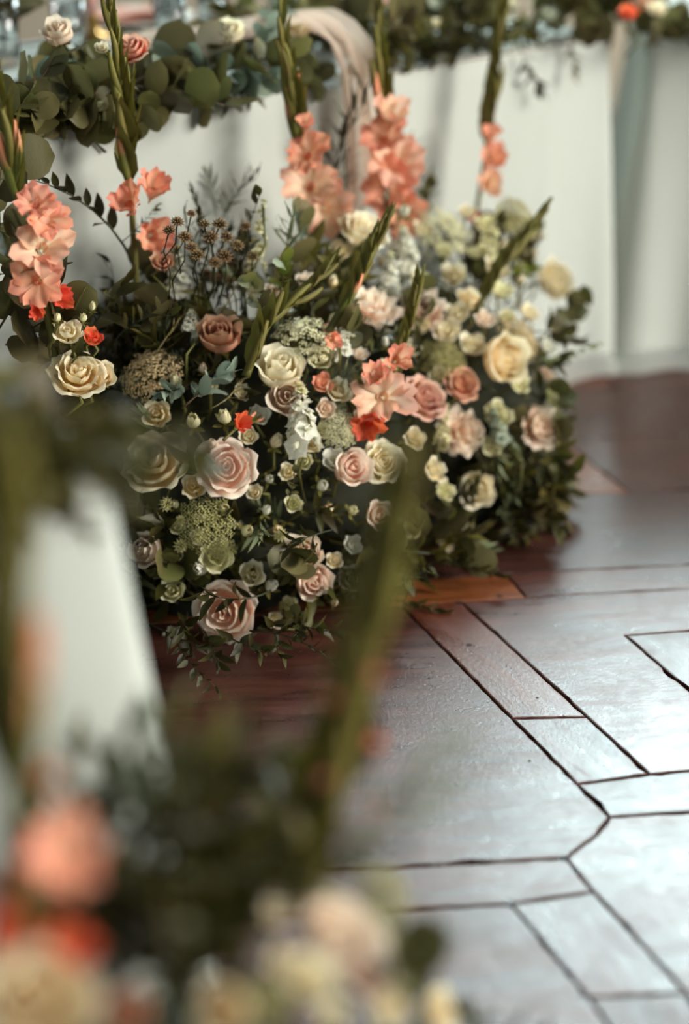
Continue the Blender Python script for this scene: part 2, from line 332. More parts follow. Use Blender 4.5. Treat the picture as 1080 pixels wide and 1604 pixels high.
# ------------------------------------------------------------------ tables and their cloths
def table(name, C, a, La, b, Lb, label):
    M = Matrix((( a.x, b.x, 0, C.x), (a.y, b.y, 0, C.y), (0, 0, 1, 0), (0, 0, 0, 1)))
    t = thing(name, label, 'table', M)
    ob('table_top', MB().box(-La, 0, 0, Lb, .715, .742).mesh('table_top', False), 'table_wood', t)
    lg = MB().tube([(0, 0, 0), (0, 0, .715)], .018, 8).mesh('leg')
    for x in (-La + .12, -.12):
        for y in (.1, Lb - .1): ob('leg', lg, 'table_wood', t, T((x, y, 0)))
def cloth(name, C, a, La, b, Lb, label, seed, flare=.03, amp=.016, kick=.03):
    # rectangle with corner C, running La against a and Lb along b
    cs = [C - a * La, C, C + b * Lb, C - a * La + b * Lb]; ctr = sum(cs, Vector()) / 4; pts = []; rr = .03; arc = 0
    for i in range(4):
        p, q = cs[i], cs[(i + 1) % 4]; d = (q - p).normalized(); o = Vector((d.y, -d.x, 0)); L_ = (q - p).length
        m = int((L_ - 2 * rr) / .02)
        for k in range(m + 1): 
            l = rr + (L_ - 2 * rr) * k / m; e = min(l, L_ - l); pts.append((p + d * l, o, arc + l, e))
        o2 = d; cc = q - d * rr - o * rr
        for k in range(1, 5):
            an = math.pi / 2 * k / 5; oo = o * math.cos(an) + o2 * math.sin(an); pts.append((cc + oo * rr, oo, arc + L_, 0))
        arc += L_
    n = len(pts)
    def fold(s):
        x = s * 4.2 + seed; f = noise.noise(Vector((x, seed * 3.1, 0))) * 1.1 + .55 * noise.noise(Vector((x * 2.7, 7 + seed, 0)))
        return f + .5 * math.exp(-((noise.noise(Vector((x * .9, 3, seed))) / .06) ** 2))
    rows = []
    for ins, z in ((.06, .7445), (.012, .7445), (.003, .7435)): rows.append([p - o * ins + Z * z for p, o, s, e in pts])
    NR = 20; z0, z1 = .735, .045
    def off(t, s, e): return .003 + flare * t + amp * t ** .8 * fold(s) + kick * t * math.exp(-(e / .07) ** 2)
    for j in range(NR + 1):
        t = j / NR; rows.append([p + o * off(t, s + .03 * t, e) + Z * (z0 + (z1 - z0) * t) for p, o, s, e in pts])
    v = [p - C for r in rows for p in r]; f = [tuple(range(n))]; m = len(rows)
    for j in range(m - 1):
        for i in range(n): f.append((j * n + i, (j + 1) * n + i, (j + 1) * n + (i + 1) % n, j * n + (i + 1) % n))
    o_ = ob(name, mk(name, v, f), 'linen', None, T(C)); tag(o_, label, 'tablecloth')
    hr = []
    for j in range(4):
        t = j / 3; hr.append([p + o * (off(1, s + .03, e) - .004 * (1 if j == 0 else 0) + .035 * t * t) + Z * (.052 - .048 * t ** .7) for p, o, s, e in pts])  # hem kicked outward so it catches more side light
    v = [p - C for r in hr for p in r]; f = []
    for j in range(3):
        for i in range(n): f.append((j * n + i, (j + 1) * n + i, (j + 1) * n + (i + 1) % n, j * n + (i + 1) % n))
    h = ob('hem', mk('hem', v, f), 'hem', o_); h['label'] = 'thin hem of the cloth touching the floor, coloured brighter as if backlit'
    return o_
CF = Vector((.572, 3.632, 0)); CN = Vector((-.206, 1.36, 0)); AR = Vector((.993, -.12, 0)).normalized(); BR = Vector((-AR.y, AR.x, 0))
table('banquet_table', CF, TU, 2.5, TN, .76, 'long wooden table hidden under the white cloth behind the large flower mound')
cloth('tablecloth', CF, TU, 2.5, TN, .76, 'long white cloth hanging behind the large flower mound', 2.3)
CR = Vector((.635, 3.66, 0)) + AR * 1.7
table('banquet_table', CR, AR, 1.68, BR, .76, 'wooden table under bluish white cloth, joining the long table at an angle')
cloth('tablecloth', CR, AR, 1.68, BR, .76, 'bluish white cloth of the table joining the long table at an angle', 8.1, kick=.05)
table('banquet_table', CN, TU, 1.5, TN, .62, 'wooden table under the white cloth whose corner hangs over the bouquet with two gladiolus spikes')
cloth('tablecloth', CN, TU, 1.5, TN, .62, 'white cloth hanging in soft folds from a table corner, greenery lying on it', 5.2, flare=.05, amp=.055, kick=.05)

# ------------------------------------------------------------------ mounds: where the flowers sit (u along the table, s out from its cloth, height)
class Mound:
    def __init__(s, n0, ells): s.n0 = n0; s.e = ells
    def loc(s, p): return Vector((TU.dot(p), s.n0 - TN.dot(p), p.z))
    def wrd(s, q): return us(q.x, q.y, q.z, s.n0)
    def dirw(s, q): return TU * q.x - TN * q.y + Z * q.z
    def hit(s, x, y, push=0.0, fs=.2):
        o = s.loc(C0); d0 = ray(x, y); d = Vector((TU.dot(d0), -TN.dot(d0), d0.z)); best = None
        for c, r in s.e:
            a = Vector([(o[i] - (c[i])) / r[i] for i in range(3)]); b = Vector([d[i] / r[i] for i in range(3)])
            A = b.dot(b); B = a.dot(b); Cc = a.dot(a) - 1; D = B * B - A * Cc
            if D > 0:
                t = (-B - math.sqrt(D)) / A
                if best is None or t < best[0]:
                    q = o + d * t; n = Vector([(q[i] - c[i]) / r[i] ** 2 for i in range(3)]).normalized(); best = (t, n)
        if best and (o + d * best[0]).z > -.02 and (o + d * best[0]).y > .0:
            p = C0 + d0 * best[0]; n = s.dirw(best[1])
        else:
            p = atplane(x, y, fs, s.n0); n = (-TN * .8 + Z * .6).normalized()
            if p.z < .03: p = atz(x, y, .03)
        p = p - d0.normalized() * push
        return p, n
    def sample(s):
        c, r = s.e[R.randrange(len(s.e))]
        while True:
            g = Vector((R.gauss(0, 1), R.gauss(0, 1), abs(R.gauss(0, 1)))).normalized()
            q = Vector([c[i] + r[i] * g[i] for i in range(3)])
            if q.y < .02: continue
            if any(sum(((q[i] - c2[i]) / r2[i]) ** 2 for i in range(3)) < .97 for c2, r2 in s.e): return None
            n = Vector([g[i] / r[i] for i in range(3)]).normalized()
            return s.wrd(q), s.dirw(n)
V = Vector
MA = Mound(NF, [(V((1.56, .2, 0)), V((.21, .27, .45))), (V((1.74, .2, 0)), V((.36, .33, .51))), (V((2.12, .2, 0)), V((.36, .31, .47))), (V((2.35, .19, 0)), V((.20, .23, .39)))])
MBB = Mound(NF, [(V((1.08, .25, 0)), V((.30, .28, .50)))])
MC = Mound(NN, [(V((.58, .23, 0)), V((.36, .29, .50))), (V((.35, .23, 0)), V((.25, .27, .42)))])
def core(m, label):
    b = MB()
    for c, r in m.e:
        k = .80 if c.x < 2.3 and m.n0 > 2 else .66
        prof = []
        def fn(a, t, c=c, r=r):
            ph = a * math.pi; el = t * math.pi / 2; w = 1 + .05 * noise.noise(V((math.cos(ph) * 4, math.sin(ph) * 4, el * 4)))
            q = V((c.x + r.x * k * w * math.cos(el) * math.cos(ph), max(.04, c.y + r.y * k * w * math.cos(el) * math.sin(ph)), max(0.001, c.z + r.z * k * w * math.sin(el))))
            return m.wrd(q)
        b.grid(20, 8, fn)
    tag(ob('floral_foam_base', b.mesh('floral_foam_base'), 'moss'), label, 'floral foam')
core(MA, 'dark mossy base hidden inside the large flower mound at the long table')
core(MBB, 'dark mossy base of the flower clump beside the clothed table corner')
core(MC, 'dark mossy base of the bouquet at the foot of the clothed table corner')

# ------------------------------------------------------------------ leaf and petal shapes (shared mesh data)
def leafmesh(name, w, shape, fold=.25, bend=.25, nv=6):
    def fn(a, t):
        ww = shape(t) * w; x = a * ww; y = t
        z = abs(a) * ww * fold - bend * t * t * .5 + .02 * math.sin(t * 9 + a * 2)
        return V((x, y, z))
    return MB().grid(2, nv, fn).mesh(name)
lanc = lambda t: max(.02, math.sin(math.pi * min(1, t ** .8)) ** .9)
rnd = lambda t: max(.04, math.sqrt(max(0, 1 - (2 * t - 1) ** 2)))
LEAF = {
 'ruscus': [leafmesh('ruscus_leaf', .17, lanc, .35, b) for b in (.15, .35, .6)],
 'narrow': [leafmesh('narrow_leaf', .09, lanc, .3, b) for b in (.1, .4, -.3)],
 'round': [leafmesh('round_leaf', .48, rnd, .12, b, 8) for b in (.1, .35, -.2)],
 'oval': [leafmesh('oval_leaf', .33, rnd, .15, b, 8) for b in (.1, .4, -.25)],
 'vine': [leafmesh('vine_leaf', .22, lanc, .25, b) for b in (.1, .3, -.2)],
}
# kind: leaf set, material, stem material, stem length, leaf count, leaf length, spread angle
KIND = {
 'ruscus': ('ruscus', 'leaf_dark', 'darkstem', .17, 9, .055, .95),
 'olive': ('narrow', 'leaf_sage', 'darkstem', .16, 12, .05, .7),
 'eucalyptus': ('round', 'leaf_round', 'woodystem', .17, 8, .05, 1.15),
 'deep': ('round', 'leaf_deep', 'woodystem', .17, 8, .062, 1.15),
 'grey': ('oval', 'leaf_grey', 'woodystem', .12, 9, .048, 1.0),
 'vine': ('vine', 'leaf_dark', 'darkstem', .24, 13, .032, .8),
 'fan': ('narrow', 'leaf_dark', 'darkstem', .19, 13, .06, .6),
 'lush': ('ruscus', 'leaf_olive', 'stem', .14, 8, .06, .9),
 'pale': ('oval', 'leaf_pale', 'woodystem', .14, 7, .045, 1.0),
 'lime': ('round', 'leaf_lime', 'stem', .12, 5, .05, 1.1),
 'drygrass': ('narrow', 'wheat', 'wheat', .14, 10, .03, .45),
}
LAY = {}
def layout(kind, var):
    if (kind, var) in LAY: return LAY[kind, var]
    lf, mt, sm, Ls, n, ll, sp = KIND[kind]; r = random.Random(hash(kind) % 1000 * 0 + sum(map(ord, kind)) * 17 + var * 5)
    bx, by = r.uniform(-.35, .35), r.uniform(-.35, .35)
    pt = lambda t: V((bx * Ls * t * t, by * Ls * t * t, Ls * t * (1 - .12 * t)))
    st = MB().tube([pt(k / 6) for k in range(7)], [.0022 * (1 - .7 * k / 6) for k in range(7)], 5).mesh(kind + '_stem')
    lv = []
    for k in range(n):
        t = .3 + .7 * k / (n - 1); p = pt(t); ph = k * 2.4 + r.uniform(-.4, .4) if kind not in ('olive', 'vine', 'fan') else (k % 2) * math.pi + r.uniform(-.5, .5)
        an = sp * (1 - .55 * (t - .3) / .7) + r.uniform(-.2, .2)
        if k == n - 1: an = .1
        sz = ll * r.uniform(.75, 1.15) * (1 - .3 * max(0, t - .6))
        # leaf local +Y is its length; tilt it from the stem axis
        m = T(p) @ RZ(ph) @ RX(math.pi / 2 - an) @ RY(r.uniform(-.5, .5)) @ S(sz)
        lv.append((LEAF[lf][r.randrange(3)], m))
    LAY[kind, var] = (st, sm, lv, mt); return LAY[kind, var]
NSPR = [0]
def sprig(kind, p, d, label, group, scale=1.0, roll=None, var=None, name=None, mat=None, cat='foliage'):
    st, sm, lv, mt = layout(kind, R.randrange(4) if var is None else var)
    nm = name or {'ruscus': 'ruscus_sprig', 'olive': 'olive_sprig', 'eucalyptus': 'eucalyptus_sprig', 'deep': 'eucalyptus_sprig', 'grey': 'grey_eucalyptus_sprig', 'vine': 'leafy_vine', 'fan': 'narrow_leaf_sprig', 'lush': 'leafy_sprig', 'pale': 'pale_leaf_sprig', 'lime': 'green_leaf_sprig', 'drygrass': 'dried_grass'}[kind]
    t = thing(nm, label, cat, frame(p, d, R.uniform(0, 6.28) if roll is None else roll) @ S(scale), group)
    ob('stem', st, sm, t)
    for me, m in lv: ob('leaf', me, mat or mt, t, m)
    NSPR[0] += 1; return t

def petal(name, prof, alpha, ruf=0.0, tip=.16, nu=6, nv=6, seed=0, skew=0.0):
    # prof: list of (t, radius, height) along the petal; a piece of a bowl, wider half way, rounded at the edge
    def ev(t):
        for k in range(len(prof) - 1):
            if t <= prof[k + 1][0]:
                f = (t - prof[k][0]) / (prof[k + 1][0] - prof[k][0]); f = f * f * (3 - 2 * f) * .5 + f * .5
                return prof[k][1] + (prof[k + 1][1] - prof[k][1]) * f, prof[k][2] + (prof[k + 1][2] - prof[k][2]) * f
        return prof[-1][1:]
    def fn(a, t):
        tt = t * (1 - tip * abs(a) ** 2.2); r, z = ev(tt)
        wd_ = (.5 + .5 * math.sin(math.pi / 2 * min(1, t * 1.5))) * (1 if t < .7 else math.sqrt(max(0, 1 - ((t - .7) / .42) ** 2)))
        ph = a * alpha * wd_ + skew * t
        nz = noise.noise(V((a * 1.7 + seed, t * 2.1, seed * 2.3)))
        r += ruf * t * t * (math.sin(a * 5 + seed) * .5 + nz) + .03 * nz * t + .05 * abs(a) ** 2 * t
        z += ruf * t * t * math.cos(a * 6.5 + seed * 2) * .7 + .03 * nz
        return V((r * math.cos(ph), r * math.sin(ph), z))
    return MB().grid(nu, nv, fn).mesh(name)
PET = {}
def layer(key, n, prof, alpha, ruf=0, tip=.16, z0=0.0, turn=0.0, skew=0.0):
    return [(PET.setdefault((key, k % 3), petal('petal', prof, alpha, ruf, tip, seed=(k % 3) * 1.7 + len(key), skew=skew)), turn + 2 * math.pi * k / n) for k in range(n)]
ROSE = {
 'full': layer('f0', 2, [(0, .03, .25), (.5, .13, .62), (1, .10, .93)], 1.9, .03, .08, turn=.3, skew=.5)
   + layer('f1', 3, [(0, .05, .2), (.5, .27, .60), (1, .24, .96)], 1.25, .05, turn=.9, skew=.3)
   + layer('f2', 4, [(0, .08, .12), (.5, .45, .50), (.85, .44, .88), (1, .50, .92)], 1.0, .06, turn=.2)
   + layer('f3', 5, [(0, .1, .06), (.45, .64, .36), (.8, .66, .74), (1, .78, .80)], .85, .07, turn=.6)
   + layer('f4', 5, [(0, .1, 0), (.45, .76, .22), (.8, .88, .54), (1, 1.04, .50)], .80, .08, turn=0),
 'half': layer('h0', 2, [(0, .03, .3), (.5, .14, .8), (1, .1, 1.15)], 1.9, .03, .08, skew=.5)
   + layer('h1', 3, [(0, .06, .2), (.5, .33, .7), (1, .27, 1.2)], 1.25, .04, turn=.8)
   + layer('h2', 4, [(0, .1, .08), (.45, .56, .5), (.85, .50, 1.08), (1, .56, 1.15)], 1.0, .05, turn=.3)
   + layer('h3', 4, [(0, .1, 0), (.45, .74, .36), (.8, .74, .84), (1, .92, .98)], .95, .07, turn=1.0),
 'small': layer('s0', 2, [(0, .03, .25), (.5, .18, .7), (1, .14, .95)], 1.9, .05, .08, skew=.5)
   + layer('s1', 3, [(0, .08, .12), (.5, .46, .5), (1, .42, .98)], 1.15, .08, turn=.7)
   + layer('s2', 4, [(0, .1, 0), (.5, .72, .34), (.85, .78, .74), (1, .98, .82)], .92, .12, turn=.2),
 'bud': layer('b0', 3, [(0, .05, .05), (.45, .36, .7), (1, .1, 1.5)], 1.3, .03, .2, skew=.4)
   + layer('b1', 3, [(0, .06, 0), (.45, .42, .6), (1, .22, 1.35)], 1.15, .05, .2, turn=1.0, skew=.4),
 'frilly': layer('r0', 4, [(0, .05, .2), (.5, .25, .6), (1, .3, .9)], 1.1, .16, turn=.3)
   + layer('r1', 5, [(0, .08, .1), (.5, .5, .5), (1, .62, .84)], .9, .18, turn=.1)
   + layer('r2', 6, [(0, .1, 0), (.5, .72, .26), (1, 1.0, .52)], .75, .2, turn=.5),
}
UNITSTEM = MB().tube([(0, 0, 0), (.02, 0, .35), (0, .015, .7), (0, 0, 1)], [.0026, .0025, .0024, .003], 6).mesh('stem')
SEP = leafmesh('sepal', .2, lanc, .3, -.6, 4)
def clampL(p, d, L_): return max(.015, min(L_, (p.z - .012) / d.z if d.z > .02 else L_))
FL = []   # (px, py, r_px, depth) of blooms: foliage keeps clear of them
def rose(kind, p, d, r, mat, label, group, name='rose', cat='flower', L_=.12, leaf=True):
    L_ = clampL(p, d, L_); c = p - d * (r * .55)
    L2 = clampL(c, d, L_); t = thing(name, label, cat, frame(c - d * L2, d, R.uniform(0, 6.28)), group)
    ob('stem', UNITSTEM, 'stem', t, S(1.2, 1.2, L2))
    for me, ph in ROSE[kind]:
        m = T((0, 0, L2)) @ RZ(ph + R.uniform(-.12, .12)) @ RY(R.uniform(-.05, .07)) @ S(r * R.uniform(.95, 1.05))
        ob('petal', me, mat, t, m)
    for k in range(5): ob('sepal', SEP, 'greenbud', t, T((0, 0, L2)) @ RZ(k * 1.257) @ T((0, r * .06, r * -.03)) @ RX(.1) @ S(r * .85))
    x, y, w = proj(p); FL.append((x, y, r * FPX / w, w)); return t

# gladiolus floret: six ruffled petals on a short tube
def gl(seed): return petal('petal', [(0, .1, .0), (.35, .24, .42), (.7, .62, .80), (1, 1.0, .90)], .80, .20, .14, nu=6, nv=6, seed=seed)
GLP = [gl(.3), gl(1.9), gl(3.1)]
def gh(seed): return petal('petal', [(0, .08, .0), (.35, .24, .4), (.7, .42, .85), (1, .60, 1.1)], .85, .14, .16, nu=6, nv=6, seed=seed)
GHP = [gh(.3), gh(1.9), gh(3.1)]
THR = MB().lathe([(.03, -.25), (.07, 0), (.14, .25), (.2, .42)], 8).mesh('floret')
POD = MB().grid(8, 6, lambda a, t: V((math.cos(a * math.pi), math.sin(a * math.pi), 0)) * (.03 + .05 * math.sin(math.pi * (.10 + .88 * t ** .9)) ** .9) + V((.08 * math.sin(t * 2.4), 0, t))).mesh('bud')
ANTH = MB().tube([(0, 0, .1), (.05, 0, .5), (.12, .02, .8)], [.012, .012, .03], 5).mesh('stamen')
def floret(par, m, r, mat, half=False):
    f = ob('floret', THR, mat, par, m @ S(r))
    for k in range(6): ob('petal', (GHP if half else GLP)[k % 3], mat, f, RZ(k * math.pi / 3 + R.uniform(-.1, .1)) @ RY(R.uniform(-.15, .15)) @ S(R.uniform(.88, 1.1)))
    if not half: ob('stamen', ANTH, 'peachpale', f)
def gladiolus(px, s, n0, florets, label, group=None, buds=8, r0=.0055, b0=.045, mat='peach', bstart=.35, peachb=2, world=None):
    P = world or [atplane(x, y, s, n0) for x, y in px]
    if P[0].z < .02: P[0].z = .02
    # smooth the stem
    pts = []
    for i in range(len(P) - 1):
        a, b, c, d = P[max(i - 1, 0)], P[i], P[i + 1], P[min(i + 2, len(P) - 1)]
        for k in range(6):
            t = k / 6; pts.append(.5 * ((2 * b) + (c - a) * t + (2 * a - 5 * b + 4 * c - d) * t * t + (3 * b - a - 3 * c + d) * t ** 3))
    pts.append(P[-1]); o = pts[0]; n = len(pts)
    g = thing('gladiolus', label, 'flower', T(o), group)
    ob('stem', MB().tube([p - o for p in pts], [r0 * (1 - .75 * i / (n - 1)) for i in range(n)], 7).mesh('gladiolus_stem'), 'stem', g)
    side = TU; buds = int(buds * 1.1); b0 *= 1.95
    for k in range(buds):
        t = bstart + (1 - bstart) * k / max(1, buds - .4); i = min(n - 2, int(t * (n - 1))); f = t * (n - 1) - i
        p = pts[i].lerp(pts[i + 1], f) - o; ax = (pts[i + 1] - pts[i]).normalized(); sd = (side - ax * side.dot(ax)).normalized() * (1 if k % 2 else -1) - TN * .45
        sz = b0 * (1 - .55 * (t - bstart) / (1 - bstart)); d = (ax + sd * .065).normalized()
        m = frame(p + sd * r0 * .35, d, R.uniform(0, 6)) @ S(sz)
        ob('bud', POD, 'peachbud' if k < peachb else 'greenbud', g, m)
        ob('bract', SEP, 'greenbud', g, T(p) @ (d - sd * .1).normalized().to_track_quat('Y', 'Z').to_matrix().to_4x4() @ S(sz * .95))
    for x, y, r, dx, dy, mt, hf in florets:
        d0 = atplane(x, y, s + .03, n0); w = proj(d0)[2]; rr = r / FPX * w * (1.45 if hf else 1.08)
        d = (-FW * .75 + RT * dx + UP * dy).normalized()
        c = d0 - d * rr * .6
        floret(g, T(-o) @ frame(c, d, R.uniform(0, 6)), rr, mt, hf); FL.append((x, y, r * .9, w))
    return g

# umbel: a dome of tiny florets on thin rays
def umbelhead(seed, n=62, dome=.55):
    r = random.Random(seed); h = MB(); ry = MB()
    for k in range(n):
        rad = math.sqrt((k + .5) / n); an = k * 2.399963; c = V((rad * math.cos(an), rad * math.sin(an), dome * (1 - rad * rad) - .26 * r.random()))
        ry.tube([(0, 0, -.75), (c.x * .5, c.y * .5, -.35), tuple(c - V((0, 0, .05)))], [.012, .01, .008], 3, False)
        for j in range(9):
            rr = .14 * math.sqrt((j + .5) / 9); a2 = j * 2.4 + seed; q = c + V((rr * math.cos(a2), rr * math.sin(a2), .11 * r.random() - rr * .3)); nn = (q - V((0, 0, -.7))).normalized() + V((r.uniform(-.3, .3), r.uniform(-.3, .3), 0))
            fm = frame(q, nn, r.random() * 6); e = .058
            v = [(0, 0, -.012)] + [(math.cos(i * .6283) * (e if i % 2 == 0 else e * .42), math.sin(i * .6283) * (e if i % 2 == 0 else e * .42), .01) for i in range(10)]
            h.add(v, [(0, i + 1, (i + 1) % 10 + 1) for i in range(10)], [(0.5, 0)] + [(.5, .9 if i % 2 == 0 else .5) for i in range(10)], fm)
    return h.mesh('florets', False), ry.mesh('rays')
UMB = [umbelhead(3), umbelhead(5, 54, .7), umbelhead(9, 66, .42)]
def umbel(p, d, r, mat, label, group, var=None):
    h, ry = UMB[R.randrange(3) if var is None else var]; c = p - d * r * .3; L_ = clampL(c, d, .14)
    t = thing('queen_annes_lace', label, 'flower', frame(c - d * L_, d, R.uniform(0, 6)), group)
    ob('stem', UNITSTEM, 'stem', t, S(.8, .8, max(.01, L_ - r * .72))); ob('rays', ry, 'stem', t, T((0, 0, L_)) @ S(r))
    f = ob('florets', h, mat, t, T((0, 0, L_)) @ S(r)); f['kind'] = 'stuff'
    x, y, w = proj(p); FL.append((x, y, r * FPX / w * .9, w)); return t

# stock: ruffled florets round a spike
def ruff(seed):
    b = MB()
    for k in range(5):
        b.grid(3, 3, lambda a, t: V((t * .95, a * (.2 + .5 * t), .22 * t + .18 * math.sin(a * 4 + seed + k) * t + (.25 if t < .5 else .05))), RZ(k * 1.257 + seed) @ RY(-.1))
    for k in range(4):
        b.grid(2, 2, lambda a, t: V((t * .5, a * .3 * (t + .3), .3 + .3 * t + .1 * math.sin(a * 5 + k))), RZ(k * 1.57 + seed * 2) @ RY(-.5))
    return b.mesh('floret')
RUF = [ruff(.2), ruff(1.4), ruff(2.7)]
def stock(p0, p1, r, mat, label, group, n=13):
    d = (p1 - p0); L_ = d.length; d.normalize(); base = p0 - d * clampL(p0, d, .1); tl = (p1 - base).length
    t = thing('stock_flower', label, 'flower', frame(base, d, R.uniform(0, 6)), group)
    ob('stem', UNITSTEM, 'stem', t, S(1.1, 1.1, tl))
    for k in range(n):
        f = k / (n - 1); z = tl - L_ * (1 - f); an = k * 2.4; sz = r * (1 - .5 * f); tilt = 1.15 - .8 * f
        ob('floret', RUF[k % 3], mat if f < .85 else 'greencream', t, T((0, 0, z)) @ RZ(an) @ RY(tilt) @ T((0, 0, sz * .45)) @ S(sz * .62))
    m = (p0 + p1) / 2; x, y, w = proj(m); FL.append((x, y, (L_ * .4 + r * .4) * FPX / w, w)); return t

# small round seed-like heads with a ruff of bracts
def headmesh(seed):
    r = random.Random(seed); b = MB()
    for k in range(30):
        z = 1 - 1.3 * (k + .5) / 30; a = k * 2.4; q = V((math.sqrt(max(0, 1 - z * z)) * math.cos(a), math.sqrt(max(0, 1 - z * z)) * math.sin(a), z)) * .62
        b.tube([q * .3, q * .9, q * 1.25], [.05, .1, .05], 4)
    return b.mesh('head', False)
HEAD = [headmesh(2), headmesh(4)]
def bractmesh():
    b = MB()
    for k in range(11): b.grid(1, 3, lambda a, t: V((t * 1.05, a * .16 * lanc(max(.05, t)), .1 + .25 * t)), RZ(k * 2 * math.pi / 11))
    return b.mesh('bracts')
BRA = bractmesh()
def podhead(p, d, r, mat, label, group, L_=.13):
    L_ = clampL(p, d, L_); t = thing('astrantia', label, 'flower', frame(p - d * L_, d, R.uniform(0, 6)), group)
    ob('stem', UNITSTEM, 'darkstem', t, S(.55, .55, L_)); ob('head', HEAD[R.randrange(2)], mat, t, T((0, 0, L_)) @ S(r)); ob('bracts', BRA, mat, t, T((0, 0, L_ - r * .2)) @ S(r))
    return t

# ------------------------------------------------------------------ what stands next to what (for the labels)
NAMED = {'A': [], 'C': [], 'G': []}
STOP = set('with beside below above on in under between crossed seen half low at jutting drooping tucked behind directly unfolding hanging standing lying of facing near among next rising and'.split())
def short(lb):
    w = []
    for t in lb.split():
        if t.strip(',') in STOP and len(w) > 1: break
        w.append(t.strip(','))
    return ' '.join(w[:5])
def note(z, p, lb): NAMED[z].append((p.copy(), short(lb)))
def near(z, p): return min(NAMED[z], key=lambda q: (q[0] - p).length)[1]
